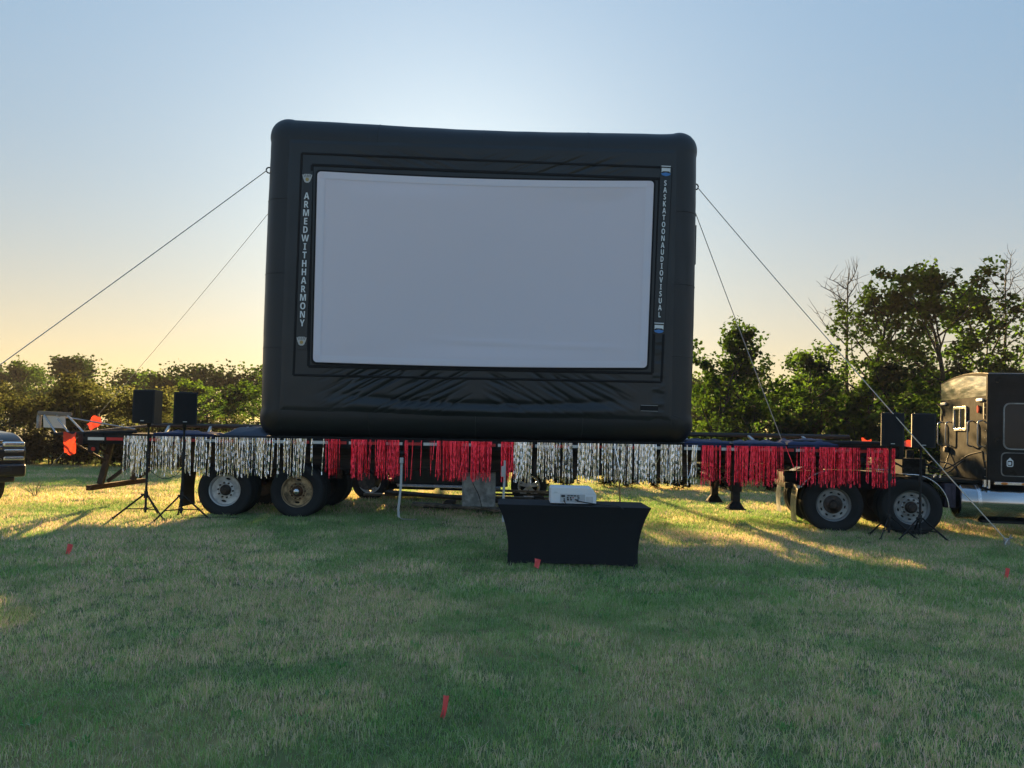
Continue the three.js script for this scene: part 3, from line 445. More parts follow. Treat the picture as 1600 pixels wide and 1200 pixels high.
// ---------------------------------------------------------------- flatbed trailer
{
  const T = thing('flatbed_trailer', 'long black flatbed trailer with rusty frame, carrying the inflatable screen', 'trailer', [-4.3, 0, -14.55]);
  T.rotation.z = 0.0105;
  const x0 = -3.05, x1 = 11.0;
  // deck boards run lengthwise
  for (let i = 0; i < 8; i++) { const z = -1.24 + i * 0.31; part(T, 'deck_board', bx(x0, x1, 1.345, 1.392, z + 0.006, z + 0.304, 0.004), i % 2 ? M.darkWood : M.wood); }
  for (const s of [-1, 1]) {
    part(T, 'side_rail', [bx(x0, x1, 1.235, 1.398, s * 1.27 - 0.008, s * 1.27 + 0.008), bx(x0, x1, 1.227, 1.236, s > 0 ? 1.2 : -1.3, s > 0 ? 1.3 : -1.2), bx(x0, x1, 1.398, 1.406, s > 0 ? 1.22 : -1.3, s > 0 ? 1.3 : -1.22)], M.blackSteel);
    part(T, 'rub_rail', bx(x0 + 0.02, x1 - 0.02, 1.275, 1.345, s * 1.34 - 0.006, s * 1.34 + 0.006), M.blackSteel);
    for (let x = x0 + 0.3; x < x1; x += 0.61) part(T, 'stake_pocket', bx(x - 0.045, x + 0.045, 1.24, 1.38, s > 0 ? 1.28 : -1.333, s > 0 ? 1.333 : -1.28), M.blackSteel);
    part(T, 'main_beam', [bx(x0 + 0.6, 7.55, 0.83, 1.22, s * 0.5 - 0.008, s * 0.5 + 0.008), bx(x0 + 0.6, 7.6, 0.805, 0.83, s * 0.5 - 0.09, s * 0.5 + 0.09), bx(x0 + 0.6, 10.6, 1.2, 1.225, s * 0.5 - 0.09, s * 0.5 + 0.09), bx(7.55, 10.6, 1.05, 1.2, s * 0.5 - 0.008, s * 0.5 + 0.008), bar([7.5, 0.82, s * 0.5], [8.3, 1.06, s * 0.5], 0.025, 0.17)], M.brownSteel);
  }
  for (let x = x0 + 0.25; x < x1; x += 0.42) part(T, 'crossmember', [bx(x - 0.006, x + 0.006, 1.245, 1.335, -1.2, 1.2), bx(x - 0.04, x + 0.04, 1.237, 1.245, -1.2, 1.2)], M.brownSteel);
  for (let i = 0, x = x0 + 0.1; x < x1 - 0.2; x += 0.32, i++) part(T, 'reflective_tape', bx(x, x + 0.28, 1.285, 1.335, 1.3475, 1.3505), i % 2 ? M.redTape : M.whiteTape);
  // rear: cross sill, lamps, underride guard
  part(T, 'rear_sill', bx(x0 - 0.1, x0 - 0.004, 1.19, 1.40, -1.3, 1.3, 0.01), M.blackSteel);
  for (const z of [-1.1, -0.85, 0.85, 1.1]) part(T, 'tail_lamp', turn(new THREE.CylinderGeometry(0.05, 0.05, 0.03, 16), 0, 0, Math.PI / 2).translate(x0 - 0.118, 1.28, z), M.redLens);
  part(T, 'side_marker', turn(new THREE.CylinderGeometry(0.035, 0.035, 0.02, 14), Math.PI / 2, 0, 0).translate(x0 + 0.16, 1.13, 1.28), M.redLens);
  part(T, 'lamp_bracket', bx(x0 + 0.06, x0 + 0.26, 1.07, 1.225, 1.255, 1.27), M.blackSteel);
  part(T, 'bumper_bar', bar([x0 - 0.08, 0.43, 0.95], [x0 - 0.08, 0.43, -1.1], 0.09, 0.09), M.rust);
  for (const z of [0.6, -0.6]) { part(T, 'bumper_post', bar([x0 + 0.12, 1.22, z], [x0 - 0.06, 0.475, z], 0.1, 0.08), M.brownSteel); part(T, 'bumper_brace', bar([x0 + 0.75, 1.1, z - 0.1], [x0 + 0.02, 0.52, z - 0.1], 0.06, 0.05), M.brownSteel); }
  // axles, suspension, wheels; local x -0.62 and 0.63
  const yw = 0.455;
  heavyWheel(T, -0.62, yw, 1.13, M.whiteRim, M.brownSteel, 2, 'pale painted rim with two oval hand holes', 'nuts', -0.1).scale.set(0.95, 0.95, 1);
  heavyWheel(T, 0.63, yw, 1.13, M.rustRim, M.rust, 2, 'rust-streaked yellowish rim', 'nuts', 0.02).scale.set(0.95, 0.95, 1);
  for (const x of [-0.62, 0.63]) {
    for (const z of [0.8, -0.8, -1.13]) plainWheel(T, x, yw, z).scale.set(0.95, 0.95, 1);
    part(T, 'axle', rod([x, yw, -1.0], [x, yw, 1.0], 0.065, 0.065, 14), M.rust);
    for (const s of [-1, 1]) part(T, 'leaf_spring', [0, 1, 2].map((k) => tube([[x - 0.5 + k * 0.09, 0.66, s * 0.5], [x, 0.57 - k * 0.02, s * 0.5], [x + 0.5 - k * 0.09, 0.66, s * 0.5]], 0.022, 10, 5)), M.brownSteel);
  }
  for (const x of [-1.2, 0.0, 1.2]) for (const s of [-1, 1]) part(T, 'spring_hanger', [bx(x - 0.04, x + 0.04, 0.64, 0.81, s * 0.5 - 0.05, s * 0.5 + 0.05)], M.rust);
  part(T, 'hub_cap', lathe([[0.05, 0.150], [0.042, 0.17], [0, 0.176]], 20).translate(0.63, yw, 1.13), M.alu);
  for (const s of [-1, 1]) part(T, 'mud_flap', sheet(4, 8, (u, v) => [-1.32 - 0.05 * Math.sin(v * 2.5), lerp(0.85, 0.16, v), s * lerp(0.68, 1.28, u)]), M.rubber);
  for (const s of [-1, 1]) part(T, 'flap_arm', bar([-1.31, 0.87, s * 0.5], [-1.31, 0.87, s * 1.28], 0.03), M.blackSteel);
  part(T, 'air_tank', [rod([1.75, 0.62, 0.1], [1.75, 0.62, 0.85], 0.15, 0.15, 22)], M.brownSteel);
  part(T, 'air_tank_strap', [bx(1.6, 1.9, 0.76, 0.81, 0.2, 0.25), bx(1.6, 1.9, 0.76, 0.81, 0.7, 0.75)], M.blackSteel);
  // toolbox slung under the middle
  const tb = sub(T, 'toolbox', [3.75, 0, 0.72]);
  part(tb, 'box', bx(-0.29, 0.29, 0.19, 0.8, -0.32, 0.0, 0.012), M.greyPaint);
  part(tb, 'lid_edge', [bx(-0.3, 0.3, 0.75, 0.765, -0.02, 0.012), bx(-0.3, -0.285, 0.2, 0.75, -0.01, 0.01), bx(0.285, 0.3, 0.2, 0.75, -0.01, 0.01)], M.greyPaint);
  part(tb, 'hanging_cable', tube([[-0.16, 0.8, 0.02], [-0.1, 0.6, 0.022], [0.0, 0.4, 0.02], [0.06, 0.19, 0.02]], 0.006, 16, 5), M.cable);
  part(T, 'side_plate', [bx(4.75, 7.6, 0.80, 1.02, 1.0, 1.03), bx(4.72, 4.9, 0.8, 1.1, 1.03, 1.06)], M.brownSteel);
  part(T, 'plate_hanger', [5.1, 6.2, 7.3].map((x) => bx(x - 0.03, x + 0.03, 0.95, 1.235, 0.98, 1.0)), M.brownSteel);
  // winches on the near rail
  for (const x of [2.47, 4.21, 0.62, 9.4, 10.35]) part(T, 'strap_winch', [rod([x - 0.07, 1.15, 1.3], [x + 0.07, 1.15, 1.3], 0.04, 0.04, 12), bx(x - 0.085, x - 0.07, 1.1, 1.235, 1.25, 1.345), bx(x + 0.07, x + 0.085, 1.1, 1.235, 1.25, 1.345)], M.blackSteel);
  // landing gear
  for (const [s, nm] of [[1, 0], [-1, 0]]) {
    const g = sub(T, 'landing_leg', [8.36, 0.24, s * 0.72]);
    part(g, 'outer_tube', bx(-0.09, 0.09, 0.30, 0.97, -0.085, 0.085, 0.008), M.blackSteel);
    part(g, 'inner_tube', bx(-0.065, 0.065, 0.12, 0.30, -0.062, 0.062), M.blackSteel);
    const foot = new THREE.CylinderGeometry(0.09, 0.2, 0.13, 4); foot.rotateY(Math.PI / 4); foot.translate(0, 0.05, 0);
    part(g, 'foot', [foot, bx(-0.15, 0.15, -0.02, 0.0, -0.15, 0.15)], M.blackSteel);
    part(g, 'brace', bar([-0.08, 0.42, 0], [-0.75, 0.8, 0], 0.05, 0.04), M.blackSteel);
  }
  part(T, 'landing_crossbar', rod([8.36, 0.9, -0.64], [8.36, 0.9, 0.64], 0.03), M.blackSteel);
  part(T, 'crank_handle', [rod([8.27, 0.82, 0.8], [7.97, 0.74, 0.9], 0.016), rod([7.97, 0.74, 0.9], [7.92, 0.6, 0.92], 0.014)], M.rust);
  part(T, 'kingpin_plate', bx(9.2, 10.9, 1.0, 1.045, -0.6, 0.6), M.blackSteel);
  part(T, 'front_sill', bx(x1 + 0.004, x1 + 0.09, 1.18, 1.40, -1.3, 1.3, 0.01), M.blackSteel);
}
// hanging cargo straps
solo('cargo_strap', [sheet(2, 30, (u, v) => { const q = [[0.0, 1.02], [0.0, 0.6], [-0.03, 0.22], [-0.02, 0.09], [0.05, 0.055], [0.16, 0.05], [0.29, 0.055]]; const k = v * 5.999, i = Math.floor(k), t = smooth(0, 1, k - i), x = lerp(q[i][0], q[i + 1][0], k - i), y = lerp(q[i][1], q[i + 1][1], k - i); return [x + (u - 0.5) * 0.04 * (v < 0.55 ? 1 : 0.5), y + (v > 0.6 ? (u - 0.5) * 0.03 : 0), 0.0 + (v > 0.6 ? (u - 0.5) * 0.03 : 0)]; }), bx(-0.03, 0.03, 1.0, 1.1, -0.02, 0.02, 0.01)], M.strap, [-1.86, 0, -13.14], 'pale cargo strap dangling below the red fringe with its tail on the grass', 'strap', 'cargo straps under the trailer');
solo('cargo_strap', [sheet(2, 12, (u, v) => [(u - 0.5) * 0.04 + 0.004 * Math.sin(v * 7), lerp(1.1, 0.05, v), 0]), bx(-0.055, 0.0, 0.82, 1.0, -0.02, 0.02, 0.01)], M.strap, [-0.1, 0, -13.14], 'pale cargo strap hanging straight down beside the grey toolbox', 'strap', 'cargo straps under the trailer');
solo('cargo_strap', sheet(2, 12, (u, v) => [(u - 0.5) * 0.03 + 0.05 * v, lerp(0.86, 0.03, v), -0.05 * v]), M.tanStrap, [1.98, 0, -13.98], 'thin tan strap hanging behind the projector table', 'strap', 'cargo straps under the trailer');

// ---------------------------------------------------------------- pipe rack on the deck with the end board
{
  const K = thing('pipe_rack', 'dark steel pipe rack along the deck with a tilted white board at its end', 'pipe rack', [-4.3, 1.395, -14.55]);
  const L = (x, y, z) => [x + 4.3, y - 1.395, z + 14.55];
  const fy = (x) => 1.515 + 0.0098 * (x + 8.3);
  part(K, 'far_pipe', rod(L(-7.35, fy(-7.35), -15.7), L(6.9, fy(6.9), -15.7), 0.045, 0.045, 14), M.brownSteel);
  part(K, 'near_pipe', rod(L(-7.9, 1.335, -13.3), L(-6.5, 1.42, -13.34), 0.032, 0.032, 12), M.blackSteel);
  part(K, 'near_pipe', rod(L(4.9, deckY(4.9) + 0.05, -13.36), L(6.75, deckY(6.75) + 0.05, -13.36), 0.04, 0.04, 12), M.blackSteel);
  for (const x of [-6.9, -6.05, -5.3, -3.2, -1.0, 1.2, 3.3, 3.55, 4.9, 6.0]) part(K, 'strut', bar(L(x, deckY(x) + 0.0, -15.35), L(x - 0.08, fy(x), -15.7), 0.05, 0.04), M.galv);
  part(K, 'cross_pipe', rod(L(-7.3, fy(-7.3), -15.7), L(-7.45, 1.37, -13.35), 0.03), M.brownSteel);
  const b = sub(K, 'end_board', L(-8.05, 1.69, -13.55), [0, -0.18, -0.02]);
  part(b, 'top_tube', bx(-0.34, 0.32, -0.035, 0.035, -0.03, 0.03, 0.012), M.wood);
  part(b, 'side_post', bx(-0.345, -0.295, -0.27, -0.036, -0.035, 0.035, 0.01), M.greyPaint);
  part(b, 'panel', turn(bx(-0.24, 0.2, -0.25, -0.04, -0.008, 0.008), 0.12, 0, 0), M.whiteTape);
  for (const [a, c] of [[[-8.24, 1.66, -13.55], [-7.86, 1.34, -13.3]], [[-7.97, 1.6, -13.5], [-7.64, 1.35, -13.3]], [[-7.77, 1.66, -13.45], [-7.38, 1.365, -13.3]]]) part(K, 'arm', rod(L(...a), L(...c), 0.016), M.galv);
  part(K, 'stay', rod(L(-8.0, 1.66, -13.5), L(-7.0, deckY(-7) + 0.08, -14.3), 0.014), M.galv);
  part(K, 'tail_strut', [rod(L(-7.5, 1.36, -13.3), L(-7.28, 1.0, -13.9), 0.02), rod(L(-7.85, 1.34, -13.3), L(-7.3, 0.85, -13.95), 0.02)], M.brownSteel);
}
function flagCloth(w, h, seed, wave) { return sheet(14, 18, (u, v) => { const n = fbm(u * 3 + seed, v * 3, 3) - 0.5; return [(u - 0.5) * w * (1 - 0.12 * v) + 0.03 * n, -v * h + 0.02 * Math.sin(u * 6 + seed), wave * Math.sin(u * 7 + v * 3 + seed) + 0.06 * n]; }); }
solo('warning_flag', flagCloth(0.22, 0.36, 1, 0.02), M.orange, [-7.58, 1.365, -13.22], 'crumpled orange-red flag hanging from the rear pipe below the white board', 'flag', 'orange warning flags on the trailer');
solo('warning_flag', turn(flagCloth(0.26, 0.24, 4, 0.025), -0.5, 0.3, 0.6), M.orange, [-7.8, 1.62, -14.3], 'orange-red flag tilted upright on the deck behind the rear pipe', 'flag', 'orange warning flags on the trailer');
solo('warning_flag', turn(flagCloth(0.17, 0.15, 7, 0.01), -0.25, 0, -0.08), M.orange, [6.42, 1.63, -13.9], 'small square orange flag on the deck just left of the speakers', 'flag', 'orange warning flags on the trailer');
solo('warning_flag', turn(flagCloth(0.34, 0.2, 9, 0.03), -1.15, 0, -0.06), M.orange, [6.93, 1.60, -13.6], 'orange flag draped flat at the front end of the deck below the speakers', 'flag', 'orange warning flags on the trailer');

// ---------------------------------------------------------------- tarps
function tarp(x0, x1, seed, hgt, m, label) {
  const r = rng(seed), n = Math.round((x1 - x0) * 26), xm = (x0 + x1) / 2;
  const g = sheet(n, 16, (u, v) => { // v from the front hem over the lump to the back
    const x = lerp(x0, x1, u), e = Math.min(1, Math.min(u, 1 - u) * 7), top = hgt * (0.45 + 0.9 * fbm(x * 2.3 + seed, 3, 3)) * e, f = Math.sin(Math.PI * Math.min(1, Math.max(0, (v - 0.12) / 0.88)));
    const y = v < 0.12 ? lerp(-0.055, 0.016, v / 0.12) : 0.016 + top * Math.pow(f, 0.7) + 0.10 * (fbm(x * 9 + seed, v * 6, 3) - 0.5) * f;
    return [x - xm, y + deckY(x) - deckY(xm), (v < 0.12 ? 0.05 : lerp(0.05, -0.95, (v - 0.12) / 0.88)) + 0.02 * (fbm(x * 9, v * 5 + seed, 2) - 0.5) * (v < 0.12 ? 0.5 : 1)];
  });
  solo('tarp', g, m, [xm, deckY(xm) + 0.012, -13.25], label, 'tarp', 'tarps lying along the deck edge');
}
tarp(-6.15, -5.1, 3, 0.03, M.tarpBlue, 'flat blue tarp behind the two left speaker poles');
tarp(-5.0, -4.2, 8, 0.12, M.tarpGrey, 'heaped grey-blue tarp beside the lower left corner of the screen');
tarp(2.98, 3.75, 13, 0.05, M.tarpBlue, 'short blue tarp at the lower right corner of the screen');
tarp(3.82, 4.72, 15, 0.035, M.tarpBlue, 'blue tarp folded on the deck beside the screen above red fringe');
tarp(4.75, 5.62, 17, 0.07, M.tarpBlue, 'crumpled blue tarp at the foot of the short guy rope');

// ---------------------------------------------------------------- foil fringe curtains
function fringe(p0, p1, m, seed, fill, label, group, lenK = 1) {
  const X = (p) => -8.756 + 17.56 * p / 1600, x0 = X(p0), x1 = X(p1), xm = (x0 + x1) / 2, r = rng(seed), top = deckY(xm) + 0.005;
  const F = thing('foil_fringe', label, 'fringe', [xm, top, -13.165], 0, group);
  part(F, 'header', sheet(Math.max(3, Math.round((x1 - x0) * 20)), 2, (u, v) => [lerp(x0, x1, u) - xm, -0.012 * v + 0.0105 * (lerp(x0, x1, u) - xm), 0.006 * Math.sin(u * 40 + seed)]), M.piping);
  const p = [], uv = [], ix = [], n = 12;
  for (let x = x0; x < x1; x += 0.0085) {
    const gap = fbm(x * 5 + seed * 3, seed, 2); if (r() > fill * smooth(0.25, 0.45, gap) + 0.12) continue;
    const w = lerp(0.006, 0.014, r()), L = lerp(0.56, 0.70, r()) * (r() < 0.06 ? 0.55 : 1) * lenK; let a = (r() - 0.5) * 1.7, ox = 0, oz = r() * 0.03, drift = (r() - 0.5) * 0.05 + (r() < 0.04 ? (r() - 0.5) * 0.3 : 0); const b = p.length / 3;
    for (let i = 0; i <= n; i++) { const t = i / n; a += (r() - 0.5) * 0.22; ox = drift * t + (r() - 0.5) * 0.006 * t; const cx = Math.cos(a) * w / 2, cz = Math.sin(a) * w / 2; const y = -0.03 - L * t + 0.0105 * (x - xm); const px = x - xm + ox, pz = oz + (r() - 0.5) * 0.005; p.push(px - cx, y, pz - cz, px + cx, y, pz + cz); uv.push(0, t, 1, t); }
    for (let i = 0; i < n; i++) { const q = b + i * 2; ix.push(q, q + 1, q + 3, q, q + 3, q + 2); }
  }
  let g = new THREE.BufferGeometry(); g.setAttribute('position', new THREE.Float32BufferAttribute(p, 3)); g.setAttribute('uv', new THREE.Float32BufferAttribute(uv, 2)); g.setIndex(ix); g = g.toNonIndexed(); g.computeVertexNormals();
  const s = part(F, 'strands', g, m); s.userData.kind = 'stuff';
}
const SILV = 'silver foil fringes on the trailer side', REDS = 'red foil fringes on the trailer side', fs = M.foilSilver, fr = M.foilRed;
for (const [a, b, m, fill, label] of [
  [193, 231, fs, 0.85, 'slanting silver foil fringe at the rear end of the trailer'],
  [239, 288, fs, 0.95, 'silver foil fringe hanging between the two left speaker poles'],
  [291, 331, fs, 0.95, 'silver foil fringe just right of the second speaker pole'],
  [338, 374, fs, 0.5, 'sparse silver foil fringe above the pale-rimmed trailer wheel'],
  [375, 438, fs, 0.9, 'dense silver foil fringe between the two trailer wheels'],
  [444, 508, fs, 0.75, 'silver foil fringe above the rusty-rimmed wheel under the screen corner'],
  [509, 532, fr, 0.7, 'narrow sparse red foil fringe next to the silver above the rusty wheel'],
  [549, 624, fr, 1.1, 'red foil fringe left of the dangling pale strap'],
  [632, 689, fr, 1.05, 'red foil fringe right of the dangling pale strap'],
  [692, 732, fr, 1.1, 'dense red foil fringe above the left side of the grey toolbox'],
  [735, 768, fr, 0.9, 'red foil fringe straight above the grey toolbox'],
  [783, 803, fr, 1.4, 'thick narrow red foil fringe tuft beside the second pale strap'],
  [801, 831, fs, 1.0, 'silver foil fringe touching the thick red tuft'],
  [839, 894, fs, 0.55, 'ragged sparse silver foil fringe above the white projector'],
  [903, 937, fs, 0.95, 'silver foil fringe right of the projector, under the screen'],
  [940, 966, fs, 0.8, 'narrow silver foil fringe above the tan strap'],
  [968, 1024, fs, 1.0, 'wide silver foil fringe above the right end of the black table'],
  [1031, 1067, fs, 1.0, 'silver foil fringe below the lower right corner of the screen'],
  [1070, 1090, fs, 0.5, 'thin silver foil fringe next to the first red one by the landing legs'],
  [1096, 1141, fr, 1.15, 'red foil fringe left of the trailer landing legs'],
  [1147, 1168, fr, 1.3, 'narrow dense red foil fringe above the trailer landing legs'],
  [1172, 1213, fr, 0.95, 'red foil fringe between the landing legs and the mud flaps'],
  [1215, 1272, fr, 1.1, 'red foil fringe directly above the mud flaps of the truck'],
  [1279, 1343, fr, 1.25, 'dense red foil fringe above the rear truck wheel'],
  [1353, 1397, fr, 1.05, 'red foil fringe at the front end of the trailer'],
]) fringe(a, b, m, a, fill * (m === fs ? 0.78 : 1), label, m === fs ? SILV : REDS);

// ---------------------------------------------------------------- speakers on stands
function speakerStand(x, z, topY, hubY, reach, turnY, label) {
  const s = thing('speaker_stand', label, 'speaker stand', [x, 0, z], turnY, 'black tripod speaker stands');
  part(s, 'pole', rod([0, 0.1, 0], [0, topY - 0.45, 0], 0.019, 0.019, 14), M.blackSteel);
  part(s, 'inner_pole', rod([0, topY - 0.5, 0], [0, topY, 0], 0.0165, 0.0165, 14), M.blackSteel);
  part(s, 'collar', [rod([0, topY - 0.52, 0], [0, topY - 0.4, 0], 0.03, 0.03, 16), rod([0, topY - 0.46, 0.02], [0.06, topY - 0.46, 0.05], 0.011)], M.carPlastic);
  part(s, 'hub', [rod([0, hubY - 0.06, 0], [0, hubY + 0.05, 0], 0.036, 0.03, 16), rod([0, hubY, 0.03], [-0.06, hubY, 0.06], 0.012)], M.carPlastic);
  part(s, 'lower_ring', rod([0, 0.14, 0], [0, 0.19, 0], 0.03, 0.03, 16), M.carPlastic);
  for (let i = 0; i < 3; i++) { const a = i * 2.0944 + 0.5236, c = Math.cos(a), q = Math.sin(a); const l = part(s, 'leg', bar([c * 0.03, hubY, q * 0.03], [c * reach, 0.025, q * reach], 0.024, 0.018), M.blackSteel); part(l, 'rubber_foot', bx(c * reach - 0.022, c * reach + 0.022, -0.004, 0.045, q * reach - 0.022, q * reach + 0.022, 0.01), M.rubber); part(s, 'brace', bar([c * 0.03, 0.165, q * 0.03], [c * reach * 0.62, 0.025 + (hubY - 0.025) * 0.38, q * reach * 0.62], 0.014, 0.01), M.blackSteel); }
  return s;
}
function speaker(x, y, z, w, h, d, turnY, label) {
  const s = thing('speaker', label, 'speaker', [x, y, z], turnY, 'black loudspeakers on stands');
  const sh = outline([[-w / 2, 0], [w / 2, 0], [w / 2 - 0.06, -d], [-w / 2 + 0.06, -d]]), g = extrude(sh, h - 0.012, 0.006, 2); g.rotateX(-Math.PI / 2); g.scale(1, 1, -1);
  const cab = new THREE.ExtrudeGeometry(outline([[-w / 2, 0], [w / 2, 0], [w / 2 - 0.07, d], [-w / 2 + 0.07, d]]), { depth: h - 0.016, bevelEnabled: true, bevelSize: 0.008, bevelThickness: 0.008, bevelSegments: 2 }); cab.rotateX(-Math.PI / 2); cab.translate(0, 0.008, d / 2);
  part(s, 'cabinet', cab, M.speaker);
  part(s, 'grille', sheet(10, 12, (u, v) => [(u - 0.5) * (w - 0.03), 0.02 + v * (h - 0.04), d / 2 + 0.012 + 0.018 * Math.sin(Math.PI * u)]), M.grille);
  part(s, 'badge', bx(-0.03, 0.03, 0.04, 0.052, d / 2 + 0.0305, d / 2 + 0.034), M.silver);
  part(s, 'handle', [bx(-0.1, 0.1, h + 0.004, h + 0.012, -0.03, 0.03)], M.carPlastic);
  part(s, 'pole_cup', rod([0, -0.05, 0], [0, 0.0, 0], 0.032, 0.032, 14), M.carPlastic);
}
for (const [x, z, y, h, reach, t, w, ht, st, la, lb] of [
  [-5.99, -12.7, 1.565, 0.40, 0.47, 0.0, 0.36, 0.55, -0.1, 'angled loudspeaker with its side to the light, the outer of the left pair', 'tripod stand with wide legs under the outermost left speaker'],
  [-5.41, -12.72, 1.565, 0.40, 0.47, 0.5, 0.34, 0.53, 0.42, 'loudspeaker facing the camera beside the silver fringe, inner of the left pair', 'tripod stand nearest the pale-rimmed trailer wheel'],
  [6.26, -12.7, 1.52, 0.36, 0.42, 0.3, 0.33, 0.55, -0.24, 'loudspeaker above the front end of the trailer, inner of the right pair', 'dark tripod stand between the two truck wheels'],
  [6.75, -12.66, 1.51, 0.36, 0.42, -0.2, 0.34, 0.56, -0.26, 'loudspeaker nearest the truck sleeper, crossed by the guy rope', 'dark tripod stand in front of the forward truck wheel'],
]) { speakerStand(x, z, y - 0.05, h, reach, t, lb); speaker(x, y, z, w, ht, 0.34, st, la); }
solo('speaker_cable', tube([[-0.58, 0.85, -0.02], [-0.5, 0.78, 0], [-0.3, 0.67, 0.01], [-0.1, 0.72, 0], [0, 0.85, 0]], 0.006, 24, 5), M.cable, [-5.41, 0, -12.68], 'thin black cable sagging between the two left speaker stands', 'cable');
solo('speaker_cable', tube([[0, 0.5, 0], [0.03, 0.2, 0.05], [0.1, 0.06, 0.1], [0.35, 0.05, 0.05], [0.6, 0.05, -0.1], [0.9, 0.04, -0.2]], 0.006, 24, 5), M.cable, [-5.41, 0, -12.68], 'black cable running from the inner left stand along the grass', 'cable');

// ---------------------------------------------------------------- projector table
{
  const T = thing('covered_table', 'folding table under a tight black stretch cover with flared top corners', 'table', [0.775, 0, -9.55]);
  const hw = (v) => 0.915 - 0.135 * (1 - Math.pow(1 - v, 2.4)) - 0.012 * Math.sin(Math.PI * v), hd = (v) => 0.385 - 0.06 * (1 - Math.pow(1 - v, 2.4));
  const ring = (u) => { const k = u * 4, i = Math.floor(k) % 4, t = k - Math.floor(k); const c = [[-1, 1], [1, 1], [1, -1], [-1, -1]], a = c[i], b = c[(i + 1) % 4]; return [lerp(a[0], b[0], t), lerp(a[1], b[1], t), i, t]; };
  const skirt = sheet(160, 26, (u, v) => { const [a, b, side, t] = ring(u), mid = Math.sin(Math.PI * t); const pull = 0.016 * mid * Math.sin(Math.PI * Math.min(1, v * 1.1)); const long = side % 2 === 0;
    const cr = long ? 0.010 * Math.pow(Math.abs(Math.sin((t - 0.5) * (9 + 7 * v) + v * 2)), 6) * Math.sin(Math.PI * v) * smooth(0.1, 0.4, Math.abs(t - 0.5)) : 0;
    return [a * hw(v) * (long ? 1 : 1 - pull * 2), lerp(0.735, 0.03 + 0.05 * mid * (long ? 0.25 : 0.4), v), b * (hd(v) - cr) * (long ? 1 - pull * 2.2 : 1)]; });
  part(T, 'cover_skirt', skirt, M.spandex);
  part(T, 'cover_top', sheet(24, 12, (u, v) => [(u - 0.5) * 1.83, 0.735 + 0.006 * Math.sin(Math.PI * u) * Math.sin(Math.PI * v), (v - 0.5) * 0.77]), M.spandex);
  for (const [a, b] of [[-1, 1], [1, 1], [1, -1], [-1, -1]]) part(T, 'foot_pocket', bx(a * 0.755 - 0.03, a * 0.755 + 0.03, -0.01, 0.05, b * 0.30 - 0.03, b * 0.30 + 0.03, 0.02), M.spandex);
  const P = thing('projector', 'white projector with its port panel facing the camera, on the black table', 'projector', [0.77, 0.742, -9.48]);
  const body = outline([[-0.27, 0.018], [-0.27, 0.185], [-0.255, 0.2], [0.215, 0.2], [0.262, 0.135], [0.27, 0.12], [0.27, 0.018]]);
  part(P, 'body', move(extrude(body, 0.38, 0.006), 0, 0, -0.19), M.projector);
  part(P, 'port_panel', bx(-0.16, 0.14, 0.03, 0.125, 0.1965, 0.2), M.portPlate);
  const r = rng(8);
  for (const [x, y, w, h] of [[-0.125, 0.102, 0.045, 0.026], [-0.06, 0.107, 0.03, 0.014], [-0.022, 0.107, 0.032, 0.014], [0.016, 0.107, 0.03, 0.014], [0.055, 0.107, 0.03, 0.013], [-0.07, 0.083, 0.022, 0.018], [-0.035, 0.083, 0.02, 0.018], [0.06, 0.083, 0.026, 0.014], [-0.11, 0.066, 0.018, 0.016], [-0.066, 0.06, 0.024, 0.02], [-0.028, 0.06, 0.022, 0.02], [0.04, 0.06, 0.045, 0.014], [-0.11, 0.044, 0.024, 0.016], [0.06, 0.042, 0.03, 0.012]]) part(P, 'port', bx(x - w / 2, x + w / 2, y - h / 2, y + h / 2, 0.2002, 0.204, 0.002), M.port);
  part(P, 'red_port', bx(-0.012, 0.002, 0.078, 0.09, 0.2002, 0.205), M.redLens);
  part(P, 'maker_mark', bx(-0.235, -0.195, 0.142, 0.148, 0.1965, 0.198), M.silver);
  part(P, 'panel_line', bx(-0.265, 0.262, 0.132, 0.134, 0.1962, 0.197), M.silver);
  for (const x of [-0.2, 0.2]) for (const z of [-0.14, 0.14]) part(P, 'foot', rod([x, -0.002, z], [x, 0.018, z], 0.02, 0.02, 12), M.port);
  part(P, 'lens', [turn(new THREE.CylinderGeometry(0.06, 0.065, 0.05, 24), Math.PI / 2, 0, 0).translate(-0.1, 0.11, -0.22)], M.glassDark);
  part(P, 'vent', [0, 1, 2, 3, 4, 5].map((k) => bx(0.15 + k * 0.015, 0.158 + k * 0.015, 0.03, 0.1, 0.1963, 0.198)), M.silver);
  solo('projector_cable', tube([[0, 0.066, 0.0], [0.03, 0.05, 0.035], [0.12, 0.035, 0.045], [0.3, 0.012, 0.02], [0.42, 0.008, 0.06], [0.5, 0.008, 0.12], [0.56, -0.02, 0.17]], 0.007, 40, 6), M.cable, [0.79, 0.742, -9.27], 'black cable curving from the projector ports over the table edge', 'cable');
  solo('projector_cable', tube([[0, 0.044, 0], [0.01, 0.02, 0.04], [0.03, 0.008, 0.08], [0.1, 0.008, 0.11], [0.2, 0.008, 0.09]], 0.006, 24, 6), M.cable, [0.66, 0.742, -9.27], 'short black cable plugged into the lower left projector port', 'cable');
}

